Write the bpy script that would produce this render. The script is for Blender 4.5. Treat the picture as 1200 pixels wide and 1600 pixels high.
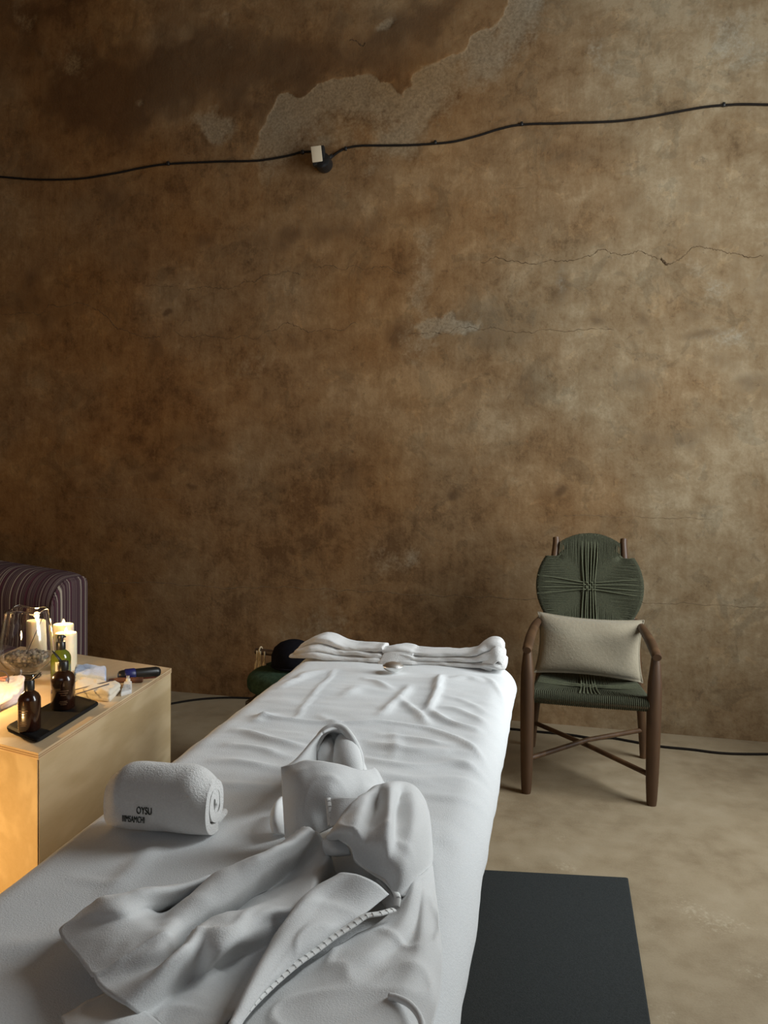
import bpy, bmesh, math, random
import numpy as np
from mathutils import Vector, Matrix

for o in list(bpy.data.objects):
    bpy.data.objects.remove(o, do_unlink=True)
scene = bpy.context.scene
COL = scene.collection
random.seed(7)
RNG = np.random.default_rng(7)

# ------------------------------------------------------------------ camera
F = 1150.0
YAW, PIT, ROLL, H = math.radians(14), math.radians(-1.5), 0.012, 1.32
YW = 4.31                      # back wall plane
cam_m = Matrix.Rotation(YAW, 4, 'Z') @ Matrix.Rotation(math.pi/2 + PIT, 4, 'X') @ Matrix.Rotation(ROLL, 4, 'Z')
cd = bpy.data.cameras.new('camera')
cam = bpy.data.objects.new('camera', cd)
COL.objects.link(cam)
cam.matrix_world = Matrix.Translation((0, 0, H)) @ cam_m
cd.sensor_fit = 'VERTICAL'
cd.sensor_height = 36.0
cd.lens = 36.0 * F / 1600.0
cd.clip_start = 0.05
scene.camera = cam

# ------------------------------------------------------------------ world, daylight, exposure
w = bpy.data.worlds.new('world')
scene.world = w
w.use_nodes = True
bgn = w.node_tree.nodes['Background']
bgn.inputs[0].default_value = (0.62, 0.72, 0.85, 1)
bgn.inputs[1].default_value = 1.0


def area_light(name, loc, rot, sx, sy, power, color):
    l = bpy.data.lights.new(name, 'AREA')
    l.shape = 'RECTANGLE'
    l.size, l.size_y = sx, sy
    l.energy = power
    l.color = color
    o = bpy.data.objects.new(name, l)
    o.location = loc
    o.rotation_euler = rot
    COL.objects.link(o)
    return o


# daylight coming through the tall window in the right-hand wall
area_light('window_daylight', (1.93, 2.76, 2.40), (0, math.radians(90), 0), 3.2, 1.25, 164, (0.93, 0.985, 1.0))
# added weak fill light, set in an added opening behind the camera
area_light('rear_fill', (-0.9, -2.43, 2.6), (math.radians(90), 0, 0), 1.6, 1.6, 7, (0.95, 0.98, 1.0))
scene.view_settings.view_transform = 'Standard'
scene.view_settings.look = 'None'
scene.view_settings.gamma = 1.0
scene.view_settings.use_curve_mapping = False
scene.view_settings.exposure = 0.0

# ------------------------------------------------------------------ geometry helpers
RM = np.array(cam_m.to_3x3())
CP = np.array([0, 0, H])


def ray(px, py):
    return RM @ np.array([(px - 600) / F, -(py - 800) / F, -1.0])


def onz(px, py, z):
    """point of the horizontal plane z seen at a photo pixel"""
    d = ray(px, py)
    return CP + d * ((z - H) / d[2])


def ony(px, py, y=YW):
    d = ray(px, py)
    return CP + d * (y / d[1])


def proj_arr(P):
    q = (P - CP) @ RM
    return 600 + F * q[:, 0] / -q[:, 2], 800 - F * q[:, 1] / -q[:, 2]


def obj(name, V, Fc, mat, parent=None, smooth=True, kind=None, auto=None):
    me = bpy.data.meshes.new(name)
    me.from_pydata([tuple(map(float, v)) for v in V], [], [tuple(map(int, f)) for f in Fc])
    bm = bmesh.new()
    bm.from_mesh(me)
    bmesh.ops.recalc_face_normals(bm, faces=bm.faces)
    bm.to_mesh(me)
    bm.free()
    if smooth:
        me.polygons.foreach_set('use_smooth', [True] * len(me.polygons))
        if auto is not None:
            me.set_sharp_from_angle(angle=math.radians(auto))
    me.update()
    o = bpy.data.objects.new(name, me)
    COL.objects.link(o)
    if mat:
        me.materials.append(mat)
    if parent is not None:
        o.parent = parent
        # the parents are never scaled or rotated, or carry identity when their mesh is in world space
        root = parent
        off = Vector((0, 0, 0))
        while root is not None:
            off += root.location
            root = root.parent
        o.location = -off if off.length > 0 else (0, 0, 0)
    if kind:
        o['kind'] = kind
    return o


def thing(name, label, cat, loc=(0, 0, 0), group=None):
    o = bpy.data.objects.new(name, None)
    o.empty_display_size = 0.05
    COL.objects.link(o)
    o.location = loc
    o['label'] = label
    o['category'] = cat
    if group:
        o['group'] = group
    return o


def tag(o, label, cat, group=None):
    o['label'] = label
    o['category'] = cat
    if group:
        o['group'] = group
    return o


class MB:
    """collects several shapes for one mesh"""
    def __init__(self):
        self.V, self.F = [], []

    def add(self, VF):
        n = len(self.V)
        V, Fc = VF
        self.V += [tuple(v) for v in V]
        self.F += [tuple(i + n for i in f) for f in Fc]
        return self

    def vf(self):
        return self.V, self.F


def tube(path, r, seg=8, caps=True, flat=1.0):
    P = np.array(path, float)
    n = len(P)
    R_ = np.full(n, r, float) if np.isscalar(r) else np.array(r, float)
    T = np.gradient(P, axis=0)
    T /= np.linalg.norm(T, axis=1)[:, None] + 1e-12
    up = np.array([0, 0, 1.0])
    if abs(T[0] @ up) > 0.9:
        up = np.array([1.0, 0, 0])
    N = np.cross(T[0], up)
    N /= np.linalg.norm(N)
    V, Fc = [], []
    for i in range(n):
        N = N - (N @ T[i]) * T[i]
        N /= np.linalg.norm(N) + 1e-12
        B = np.cross(T[i], N)
        for k in range(seg):
            a = 2 * math.pi * k / seg
            V.append(P[i] + R_[i] * (math.cos(a) * N + flat * math.sin(a) * B))
    for i in range(n - 1):
        for k in range(seg):
            k2 = (k + 1) % seg
            Fc.append((i*seg+k, i*seg+k2, (i+1)*seg+k2, (i+1)*seg+k))
    if caps:
        Fc.append(tuple(range(seg)))
        Fc.append(tuple((n-1)*seg + k for k in range(seg)))
    return V, Fc


def lathe(prof, seg=32, c=(0, 0, 0), sx=1.0, sy=1.0, rot=0.0, wob=None, power=2.0):
    """profile of (r, z); closed where r = 0"""
    V, Fc, rings = [], [], []
    for i, (r, z) in enumerate(prof):
        if r < 1e-6:
            V.append((c[0], c[1], c[2] + z))
            rings.append([len(V) - 1])
        else:
            ids = []
            for k in range(seg):
                a = 2 * math.pi * k / seg
                ca, sa = math.cos(a), math.sin(a)
                m = 1.0 if power == 2.0 else (abs(ca)**power + abs(sa)**power) ** (-1/power)
                x, y = r * ca * sx * m, r * sa * sy * m
                dz = wob(a, i) if wob else 0
                xr, yr = x*math.cos(rot) - y*math.sin(rot), x*math.sin(rot) + y*math.cos(rot)
                V.append((c[0] + xr, c[1] + yr, c[2] + z + dz))
                ids.append(len(V) - 1)
            rings.append(ids)
    for a, b in zip(rings[:-1], rings[1:]):
        if len(a) == 1 and len(b) == 1:
            continue
        for k in range(seg):
            k2 = (k + 1) % seg
            if len(a) == 1:
                Fc.append((a[0], b[k], b[k2]))
            elif len(b) == 1:
                Fc.append((a[k], a[k2], b[0]))
            else:
                Fc.append((a[k], a[k2], b[k2], b[k]))
    return V, Fc


def rbox(c, s, bev=0.004, rot=(0, 0, 0), seg=2):
    bm = bmesh.new()
    bmesh.ops.create_cube(bm, size=1.0)
    for v in bm.verts:
        v.co = Vector((v.co.x * s[0], v.co.y * s[1], v.co.z * s[2]))
    if bev > 0:
        bmesh.ops.bevel(bm, geom=list(bm.edges), offset=bev, segments=seg, affect='EDGES', profile=0.5)
    m = Matrix.Translation(c) @ Matrix.Rotation(rot[2], 4, 'Z') @ Matrix.Rotation(rot[1], 4, 'Y') @ Matrix.Rotation(rot[0], 4, 'X')
    V = [tuple(m @ v.co) for v in bm.verts]
    bm.verts.index_update()
    Fc = [tuple(v.index for v in f.verts) for f in bm.faces]
    bm.free()
    return V, Fc


def prism(poly, z0, z1):
    """vertical prism over a ground polygon"""
    n = len(poly)
    V = [(p[0], p[1], z0) for p in poly] + [(p[0], p[1], z1) for p in poly]
    Fc = [tuple(range(n)), tuple(range(n, 2*n))] + [(i, (i+1) % n, n + (i+1) % n, n + i) for i in range(n)]
    return V, Fc


def cr(P, n):
    """Catmull-Rom resample of control points to n samples"""
    P = np.array(P, float)
    m = len(P)
    if m == 1:
        return np.repeat(P, n, 0)
    E_ = np.vstack([2*P[0] - P[1], P, 2*P[-1] - P[-2]])
    out = []
    for t in np.linspace(0, m - 1, n):
        i = min(int(t), m - 2)
        u = t - i
        a, b, c, d = E_[i], E_[i+1], E_[i+2], E_[i+3]
        out.append(0.5 * (2*b + (c-a)*u + (2*a-5*b+4*c-d)*u*u + (3*b-a-3*c+d)*u**3))
    return np.array(out)


def gridfaces(nu, nv, closed_u=False):
    Fc = []
    for i in range(nv - 1):
        for j in range(nu if closed_u else nu - 1):
            j2 = (j + 1) % nu
            Fc.append((i*nu + j, i*nu + j2, (i+1)*nu + j2, (i+1)*nu + j))
    return Fc


def spl(P, n=60):
    return cr(P, n)


# numpy value noise
def vnoise(x, y, seed=0):
    xi, yi = np.floor(x).astype(np.int64), np.floor(y).astype(np.int64)
    xf, yf = x - xi, y - yi
    u, v = xf*xf*(3-2*xf), yf*yf*(3-2*yf)

    def h(a, b):
        n = (a * 374761393 + b * 668265263 + seed * 1442695041) & 0xffffffff
        n = ((n ^ (n >> 13)) * 1274126177) & 0xffffffff
        return ((n ^ (n >> 16)) & 0xffff) / 65535.0
    return (h(xi, yi)*(1-u) + h(xi+1, yi)*u)*(1-v) + (h(xi, yi+1)*(1-u) + h(xi+1, yi+1)*u)*v


def fbm(x, y, oct=5, seed=0, gain=0.5):
    s, a, t = 0, 1, 0
    for k in range(oct):
        s = s + a * vnoise(x * 2**k + 17.3*k, y * 2**k - 9.1*k, seed + k)
        t += a
        a *= gain
    return s / t


def sstep(a, b, x):
    t = np.clip((x - a) / (b - a), 0, 1)
    return t*t*(3-2*t)


def seg_dist(px, py, poly, closed=False):
    P = np.array(poly, float)
    if closed:
        P = np.vstack([P, P[:1]])
    d = np.full(px.shape, 1e9)
    for a, b in zip(P[:-1], P[1:]):
        ab = b - a
        t = np.clip(((px - a[0])*ab[0] + (py - a[1])*ab[1]) / (ab @ ab + 1e-12), 0, 1)
        d = np.minimum(d, np.hypot(px - a[0] - t*ab[0], py - a[1] - t*ab[1]))
    return d


def inside(px, py, poly):
    P = np.array(poly, float)
    r = np.zeros(px.shape, bool)
    j = len(P) - 1
    for i in range(len(P)):
        xi, yi, xj, yj = *P[i], *P[j]
        c = ((yi > py) != (yj > py)) & (px < (xj - xi) * (py - yi) / (yj - yi + 1e-12) + xi)
        r ^= c
        j = i
    return r


# ------------------------------------------------------------------ materials
def newmat(name):
    m = bpy.data.materials.new(name)
    m.use_nodes = True
    nt = m.node_tree
    b = nt.nodes['Principled BSDF']
    return m, nt, b


def nd(nt, t, **kw):
    n = nt.nodes.new(t)
    for k, v in kw.items():
        setattr(n, k, v)
    return n


def ramp(nt, stops, interp='LINEAR'):
    r = nd(nt, 'ShaderNodeValToRGB')
    r.color_ramp.interpolation = interp
    e = r.color_ramp.elements
    while len(e) < len(stops):
        e.new(0.5)
    for el, (p, c) in zip(e, stops):
        el.position = p
        el.color = (*c, 1) if len(c) == 3 else c
    return r


def noise(nt, vec, scale, detail=4, rough=0.55, dist=0.0):
    n = nd(nt, 'ShaderNodeTexNoise')
    n.inputs['Scale'].default_value = scale
    n.inputs['Detail'].default_value = detail
    n.inputs['Roughness'].default_value = rough
    n.inputs['Distortion'].default_value = dist
    if vec is not None:
        nt.links.new(vec, n.inputs['Vector'])
    return n


def bump(nt, b, h, strength=0.3, dist=0.01):
    n = nd(nt, 'ShaderNodeBump')
    n.inputs['Strength'].default_value = strength
    n.inputs['Distance'].default_value = dist
    nt.links.new(h, n.inputs['Height'])
    nt.links.new(n.outputs[0], b.inputs['Normal'])
    return n


def mixc(nt, fac, a, b, mode='MIX'):
    n = nd(nt, 'ShaderNodeMix', data_type='RGBA', blend_type=mode)
    for v, i in ((fac, 0), (a, 6), (b, 7)):
        if isinstance(v, (int, float)):
            n.inputs[i].default_value = v
        elif isinstance(v, tuple):
            n.inputs[i].default_value = (*v, 1)
        else:
            nt.links.new(v, n.inputs[i])
    return n.outputs[2]


def mth(nt, op, a, b=None, clamp=False):
    n = nd(nt, 'ShaderNodeMath', operation=op)
    n.use_clamp = clamp
    for v, i in ((a, 0), (b, 1)):
        if v is None:
            continue
        if isinstance(v, (int, float)):
            n.inputs[i].default_value = v
        else:
            nt.links.new(v, n.inputs[i])
    return n.outputs[0]


def geo_pos(nt):
    return nd(nt, 'ShaderNodeNewGeometry').outputs['Position']


def simple(name, col, rough=0.6, metal=0.0, var=0.15, scale=30, bmp=0.0, spec=0.5, coat=0.0):
    m, nt, b = newmat(name)
    p = geo_pos(nt)
    n = noise(nt, p, scale)
    dark = tuple(c * (1 - var) for c in col)
    lite = tuple(min(1, c * (1 + var)) for c in col)
    r = ramp(nt, [(0.3, dark), (0.7, lite)])
    nt.links.new(n.outputs[0], r.inputs[0])
    nt.links.new(r.outputs[0], b.inputs['Base Color'])
    b.inputs['Roughness'].default_value = rough
    b.inputs['Metallic'].default_value = metal
    b.inputs['Specular IOR Level'].default_value = spec
    b.inputs['Coat Weight'].default_value = coat
    if bmp:
        bump(nt, b, n.outputs[0], bmp, 0.003)
    return m


def terry(name, col=(0.80, 0.80, 0.79), fine=520, coarse=90, strength=0.35):
    m, nt, b = newmat(name)
    p = geo_pos(nt)
    n1 = noise(nt, p, fine, 2, 0.6)
    n2 = noise(nt, p, coarse, 4, 0.6)
    h = mth(nt, 'ADD', mth(nt, 'MULTIPLY', n1.outputs[0], 0.5), mth(nt, 'MULTIPLY', n2.outputs[0], 0.9))
    r = ramp(nt, [(0.35, tuple(c*0.93 for c in col)), (0.65, col)])
    nt.links.new(n2.outputs[0], r.inputs[0])
    nt.links.new(r.outputs[0], b.inputs['Base Color'])
    b.inputs['Roughness'].default_value = 0.95
    b.inputs['Specular IOR Level'].default_value = 0.1
    b.inputs['Sheen Weight'].default_value = 0.25
    b.inputs['Sheen Roughness'].default_value = 0.5
    bump(nt, b, h, strength, 0.004)
    return m


def wood(name, c0, c1, rough=0.5, scale=6, axis='X', band=22.0, dist=3.5):
    m, nt, b = newmat(name)
    tc = nd(nt, 'ShaderNodeTexCoord')
    mp = nd(nt, 'ShaderNodeMapping')
    nt.links.new(tc.outputs['Object'], mp.inputs[0])
    s = {'X': (0.25, 1.6, 1.6), 'Y': (1.6, 0.25, 1.6), 'Z': (1.6, 1.6, 0.25)}[axis]
    mp.inputs['Scale'].default_value = s
    n = noise(nt, mp.outputs[0], scale, 3, 0.5, 0.4)
    st = nd(nt, 'ShaderNodeMath', operation='SINE')
    nt.links.new(mth(nt, 'MULTIPLY', n.outputs[0], band), st.inputs[0])
    f = mth(nt, 'ADD', mth(nt, 'MULTIPLY', st.outputs[0], 0.5), 0.5)
    n2 = noise(nt, mp.outputs[0], scale*18, 4, 0.6)
    f2 = mth(nt, 'ADD', mth(nt, 'MULTIPLY', mth(nt, 'POWER', f, 3.0), 0.6), mth(nt, 'MULTIPLY', n2.outputs[0], 0.5))
    r = ramp(nt, [(0.15, c1), (0.85, c0)])
    nt.links.new(f2, r.inputs[0])
    nt.links.new(r.outputs[0], b.inputs['Base Color'])
    b.inputs['Roughness'].default_value = rough
    bump(nt, b, n2.outputs[0], 0.12, 0.002)
    return m


def glassmat(name, col=(1, 1, 1), rough=0.0, ior=1.45):
    m, nt, b = newmat(name)
    p = geo_pos(nt)
    n = noise(nt, p, 12)
    r = ramp(nt, [(0.3, tuple(c*0.97 for c in col)), (0.7, col)])
    nt.links.new(n.outputs[0], r.inputs[0])
    nt.links.new(r.outputs[0], b.inputs['Base Color'])
    b.inputs['Transmission Weight'].default_value = 1.0
    b.inputs['Roughness'].default_value = rough
    b.inputs['IOR'].default_value = ior
    return m


M = {}
M['terry'] = terry('terry_cover', (0.76, 0.775, 0.78), fine=700, coarse=330, strength=0.4)
M['robe'] = terry('robe_cloth', (0.74, 0.745, 0.74), fine=800, coarse=420, strength=0.26)
M['towel'] = terry('towel_cloth', (0.80, 0.79, 0.77), fine=600, coarse=260, strength=0.8)
M['cream_cloth'] = terry('cream_cloth', (0.78, 0.72, 0.60), fine=500, coarse=150, strength=0.4)
M['blue_cloth'] = terry('pale_blue_cloth', (0.55, 0.66, 0.90), fine=500, coarse=150, strength=0.3)
M['pouch_cloth'] = terry('pale_pouch_cloth', (0.80, 0.72, 0.72), fine=600, coarse=60, strength=0.3)
M['pillow'] = terry('pillow_cloth', (0.31, 0.27, 0.195), fine=260, coarse=70, strength=0.6)
M['ply'] = wood('plywood_face', (0.62, 0.49, 0.30), (0.50, 0.375, 0.205), 0.55, 2.2, 'Y', 26)
M['ply_top'] = wood('plywood_top', (0.70, 0.55, 0.36), (0.58, 0.43, 0.26), 0.45, 2.2, 'Y', 22)
M['chairwood'] = wood('chair_wood', (0.095, 0.048, 0.020), (0.058, 0.027, 0.011), 0.5, 5, 'Z', 18)
M['bedwood'] = wood('bed_wood', (0.42, 0.27, 0.14), (0.32, 0.19, 0.09), 0.5, 5, 'Z', 18)
M['cord'] = simple('olive_cord', (0.056, 0.058, 0.036), 0.9, 0, 0.25, 180, 0.4, spec=0.15)
M['cord_light'] = simple('olive_cord_raised', (0.095, 0.10, 0.062), 0.9, 0, 0.2, 180, 0.4, spec=0.15)
M['black'] = simple('black_plastic', (0.012, 0.012, 0.012), 0.35, 0, 0.2)
M['rubber'] = simple('black_cable', (0.014, 0.011, 0.009), 0.85, 0, 0.2, 60, spec=0.1)
M['tray'] = simple('black_tray', (0.006, 0.0055, 0.0055), 0.7, 0, 0.3, 80, 0.1, spec=0.2)
M['mat'] = simple('charcoal_mat', (0.029, 0.032, 0.032), 0.95, 0, 0.25, 300, 0.5, spec=0.1)
M['felt'] = simple('black_felt', (0.006, 0.006, 0.008), 0.95, 0, 0.2, 60, spec=0.05)
M['greencloth'] = simple('dark_green_cloth', (0.025, 0.045, 0.028), 0.95, 0, 0.3, 60, 0.3, spec=0.1)
M['tassel'] = simple('tassel_yarn', (0.50, 0.40, 0.25), 0.9, 0, 0.2, 120)
M['darkwood'] = simple('dark_rod_wood', (0.05, 0.03, 0.018), 0.5, 0, 0.3, 50)
M['amber'] = glassmat('amber_plastic', (0.20, 0.045, 0.008), 0.12, 1.3)
M['amber_liquid'] = simple('amber_liquid', (0.020, 0.006, 0.0025), 0.25, 0, 0.2, 20, coat=0.6)
M['green'] = simple('green_bottle_plastic', (0.10, 0.13, 0.014), 0.15, 0, 0.25, 20, coat=0.8)
M['glass'] = glassmat('clear_glass')
M['stone'] = simple('grey_pebble', (0.26, 0.23, 0.20), 0.8, 0, 0.5, 60, 0.3)
M['stone_pale'] = simple('pale_pebble', (0.42, 0.37, 0.29), 0.8, 0, 0.3, 60, 0.3)
M['steel'] = simple('polished_steel', (0.85, 0.85, 0.83), 0.4, 1.0, 0.05)
M['paper'] = simple('cream_label', (0.72, 0.68, 0.55), 0.7, 0, 0.05)
M['lamp_glass'] = simple('beige_lamp_face', (0.50, 0.42, 0.30), 0.4, 0, 0.06, 8)
M['ink'] = simple('dark_thread', (0.02, 0.025, 0.02), 0.9, 0, 0.2)
M['stitch'] = simple('white_thread', (0.82, 0.82, 0.80), 0.9, 0, 0.08, 200, spec=0.1)
M['thread'] = simple('thread_gap_shade', (0.60, 0.60, 0.59), 0.9, 0, 0.15, 200, spec=0.1)  # grey tone paints the shade in the gaps between stitches
M['blue'] = simple('blue_rubber', (0.012, 0.016, 0.11), 0.4, 0, 0.2)
M['red'] = simple('red_plastic', (0.22, 0.02, 0.015), 0.4, 0, 0.2)
M['print'] = simple('pale_bottle_print', (0.15, 0.08, 0.04), 0.6, 0, 0.15, 100)
M['brownstick'] = simple('brown_stick', (0.13, 0.05, 0.025), 0.6, 0, 0.3, 90)
M['needle'] = simple('dark_needle', (0.05, 0.035, 0.05), 0.4, 0, 0.2, 90)
M['mattress'] = simple('mattress_vinyl', (0.55, 0.52, 0.47), 0.6, 0, 0.08)
M['pink'] = simple('pinkish_plastic', (0.45, 0.20, 0.14), 0.5, 0, 0.15)
M['wick'] = simple('charred_wick', (0.015, 0.01, 0.008), 0.9, 0, 0.2)


def wax():
    m, nt, b = newmat('candle_wax')
    p = geo_pos(nt)
    n = noise(nt, p, 25)
    r = ramp(nt, [(0.3, (0.74, 0.65, 0.46)), (0.7, (0.80, 0.73, 0.54))])
    nt.links.new(n.outputs[0], r.inputs[0])
    nt.links.new(r.outputs[0], b.inputs['Base Color'])
    b.inputs['Subsurface Weight'].default_value = 0.5
    b.inputs['Subsurface Radius'].default_value = (0.03, 0.02, 0.01)
    b.inputs['Subsurface Scale'].default_value = 0.6
    b.inputs['Roughness'].default_value = 0.45
    return m


def flame_mat():
    m, nt, b = newmat('candle_flame')
    p = nd(nt, 'ShaderNodeTexCoord').outputs['Generated']
    sx = nd(nt, 'ShaderNodeSeparateXYZ')
    nt.links.new(p, sx.inputs[0])
    r = ramp(nt, [(0.0, (1.0, 0.45, 0.12)), (0.4, (1.0, 0.78, 0.42)), (1.0, (1.0, 0.55, 0.18))])
    nt.links.new(sx.outputs[2], r.inputs[0])
    nt.links.new(r.outputs[0], b.inputs['Emission Color'])
    b.inputs['Emission Strength'].default_value = 5.0
    b.inputs['Base Color'].default_value = (1, 0.7, 0.3, 1)
    return m


M['wax'] = wax()
M['flame'] = flame_mat()


def stripes(axis):
    m, nt, b = newmat('striped_upholstery_' + axis.lower())
    tc = nd(nt, 'ShaderNodeTexCoord')
    sx = nd(nt, 'ShaderNodeSeparateXYZ')
    nt.links.new(tc.outputs['Object'], sx.inputs[0])
    t = sx.outputs['XYZ'.index(axis)]
    cmb = nd(nt, 'ShaderNodeCombineXYZ')
    nt.links.new(mth(nt, 'MULTIPLY', t, 46.0), cmb.inputs[0])
    n = noise(nt, cmb.outputs[0], 1.0, 2, 0.7)
    r = ramp(nt, [(0.0, (0.035, 0.018, 0.02)), (0.36, (0.10, 0.035, 0.05)), (0.42, (0.05, 0.02, 0.028)), (0.48, (0.13, 0.09, 0.085)),
                  (0.52, (0.06, 0.03, 0.04)), (0.57, (0.42, 0.36, 0.28)), (0.62, (0.10, 0.05, 0.06)), (0.68, (0.50, 0.44, 0.34)), (0.74, (0.06, 0.03, 0.045))], 'CONSTANT')
    nt.links.new(n.outputs[0], r.inputs[0])
    nt.links.new(r.outputs[0], b.inputs['Base Color'])
    b.inputs['Roughness'].default_value = 0.9
    b.inputs['Specular IOR Level'].default_value = 0.15
    n2 = noise(nt, tc.outputs['Object'], 260, 2)
    bump(nt, b, n2.outputs[0], 0.25, 0.003)
    return m


M['stripe_x'] = stripes('X')
M['stripe_y'] = stripes('Y')


def plaster(name, tones, attr=True):
    """mottled old plaster; stain masks and a painted warm bounce-light tint come from the wall's own vertex attribute"""
    m, nt, b = newmat(name)
    p = geo_pos(nt)
    at = nd(nt, 'ShaderNodeAttribute', attribute_name='stains_tint')
    sp = nd(nt, 'ShaderNodeSeparateColor')
    nt.links.new(at.outputs['Color'], sp.inputs[0])
    big = noise(nt, p, 2.2, 6, 0.62, 0.4)
    med = noise(nt, p, 11, 6, 0.65, 0.3)
    fine = noise(nt, p, 70, 5, 0.65)
    mp = nd(nt, 'ShaderNodeMapping')
    nt.links.new(p, mp.inputs[0])
    mp.inputs['Scale'].default_value = (30, 30, 4)
    streak = noise(nt, mp.outputs[0], 1.2, 4, 0.6)
    t = mth(nt, 'ADD', mth(nt, 'MULTIPLY', big.outputs[0], 0.27), mth(nt, 'MULTIPLY', med.outputs[0], 0.42))
    t = mth(nt, 'ADD', t, mth(nt, 'MULTIPLY', fine.outputs[0], 0.17))
    t = mth(nt, 'ADD', t, mth(nt, 'MULTIPLY', streak.outputs[0], 0.13))
    t = mth(nt, 'ADD', t, mth(nt, 'MULTIPLY', mth(nt, 'SUBTRACT', sp.outputs[0], 0.5), 0.55))
    base = ramp(nt, tones)
    nt.links.new(t, base.inputs[0])

    def sharp(ch, lo, hi, amt=0.35, src=med):
        v = mth(nt, 'ADD', ch, mth(nt, 'MULTIPLY', mth(nt, 'SUBTRACT', src.outputs[0], 0.5), amt))
        v = mth(nt, 'ADD', v, mth(nt, 'MULTIPLY', mth(nt, 'SUBTRACT', fine.outputs[0], 0.5), amt*0.7))
        mr = nd(nt, 'ShaderNodeMapRange', interpolation_type='SMOOTHSTEP')
        nt.links.new(v, mr.inputs[0])
        mr.inputs[1].default_value = lo
        mr.inputs[2].default_value = hi
        return mr.outputs[0]
    pale = sharp(sp.outputs[1], 0.30, 0.72, 0.55)
    dark = sharp(sp.outputs[2], 0.22, 0.85, 0.45)
    grey = ramp(nt, [(0.35, (0.175, 0.155, 0.115)), (0.65, (0.29, 0.262, 0.20))])
    nt.links.new(fine.outputs[0], grey.inputs[0])
    # chipped coats of old paint: crisp-edged flakes a little lighter or darker than the coat around them
    col0 = base.outputs[0]
    for sc, lo, hi, mul, amt in ((4.5, 0.575, 0.595, (0.80, 0.82, 0.84), 0.75), (7.5, 0.600, 0.625, (1.22, 1.20, 1.16), 0.65), (16.0, 0.630, 0.650, (0.70, 0.70, 0.72), 0.7)):
        fl = noise(nt, p, sc, 9, 0.66, 0.6)
        mr_ = nd(nt, 'ShaderNodeMapRange', interpolation_type='SMOOTHSTEP')
        nt.links.new(fl.outputs[0], mr_.inputs[0])
        mr_.inputs[1].default_value = lo
        mr_.inputs[2].default_value = hi
        col0 = mixc(nt, mth(nt, 'MULTIPLY', mr_.outputs[0], amt), col0, mixc(nt, 1.0, col0, mul, 'MULTIPLY'))
    c = mixc(nt, mth(nt, 'MULTIPLY', dark, 0.8), col0, (0.085, 0.053, 0.028))
    c = mixc(nt, mth(nt, 'MULTIPLY', pale, 0.8), c, grey.outputs[0])
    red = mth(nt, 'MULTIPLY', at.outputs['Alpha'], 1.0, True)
    c = mixc(nt, red, c, mixc(nt, 1.0, c, (1.0, 0.70, 0.42), 'MULTIPLY'))  # uneven plaster redness together with painted warm bounce light
    nt.links.new(c, b.inputs['Base Color'])
    b.inputs['Roughness'].default_value = 0.9
    b.inputs['Specular IOR Level'].default_value = 0.2
    h = mth(nt, 'ADD', mth(nt, 'MULTIPLY', fine.outputs[0], 0.5), mth(nt, 'MULTIPLY', med.outputs[0], 0.6))
    h = mth(nt, 'ADD', h, mth(nt, 'MULTIPLY', pale, -0.35))
    bump(nt, b, h, 0.35, 0.012)
    return m


M['plaster'] = plaster('old_brown_plaster', [(0.35, (0.110, 0.069, 0.034)), (0.45, (0.180, 0.122, 0.065)), (0.55, (0.222, 0.162, 0.094)), (0.65, (0.285, 0.223, 0.140))])
M['plain_plaster'] = simple('side_plaster', (0.19, 0.125, 0.066), 0.9, 0, 0.25, 3, 0.2, spec=0.2)


def concrete():
    m, nt, b = newmat('worn_concrete')
    p = geo_pos(nt)
    big = noise(nt, p, 1.7, 6, 0.6, 0.3)
    med = noise(nt, p, 9, 6, 0.65)
    fine = noise(nt, p, 160, 4, 0.6)
    t = mth(nt, 'ADD', mth(nt, 'MULTIPLY', big.outputs[0], 0.5), mth(nt, 'MULTIPLY', med.outputs[0], 0.35))
    t = mth(nt, 'ADD', t, mth(nt, 'MULTIPLY', fine.outputs[0], 0.15))
    r = ramp(nt, [(0.38, (0.21, 0.158, 0.096)), (0.5, (0.28, 0.220, 0.140)), (0.62, (0.325, 0.262, 0.175))])
    nt.links.new(t, r.inputs[0])
    at = nd(nt, 'ShaderNodeAttribute', attribute_name='stains_tint')
    sp = nd(nt, 'ShaderNodeSeparateColor')
    nt.links.new(at.outputs['Color'], sp.inputs[0])
    v = mth(nt, 'ADD', sp.outputs[1], mth(nt, 'MULTIPLY', mth(nt, 'SUBTRACT', noise(nt, p, 55, 7, 0.75).outputs[0], 0.5), 2.6))
    mr = nd(nt, 'ShaderNodeMapRange', interpolation_type='SMOOTHSTEP')
    nt.links.new(v, mr.inputs[0])
    mr.inputs[1].default_value = 0.45
    mr.inputs[2].default_value = 0.85
    c = mixc(nt, mth(nt, 'MULTIPLY', mr.outputs[0], 0.42), r.outputs[0], (0.46, 0.40, 0.29))
    nt.links.new(c, b.inputs['Base Color'])
    rr = ramp(nt, [(0.3, (0.5, 0.5, 0.5)), (0.7, (0.72, 0.72, 0.72))])
    nt.links.new(med.outputs[0], rr.inputs[0])
    nt.links.new(rr.outputs[0], b.inputs['Roughness'])
    b.inputs['Specular IOR Level'].default_value = 0.3
    bump(nt, b, mth(nt, 'ADD', med.outputs[0], mth(nt, 'MULTIPLY', fine.outputs[0], 0.4)), 0.15, 0.006)
    return m


M['concrete'] = concrete()

# ------------------------------------------------------------------ the room shell
XL, XR, YF, ZC = -4.6, 1.75, -2.5, 5.2


def set_attr(o, rgba):
    a = o.data.color_attributes.new('stains_tint', 'FLOAT_COLOR', 'POINT')
    a.data.foreach_set('color', np.asarray(rgba, np.float32).ravel())


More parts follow.
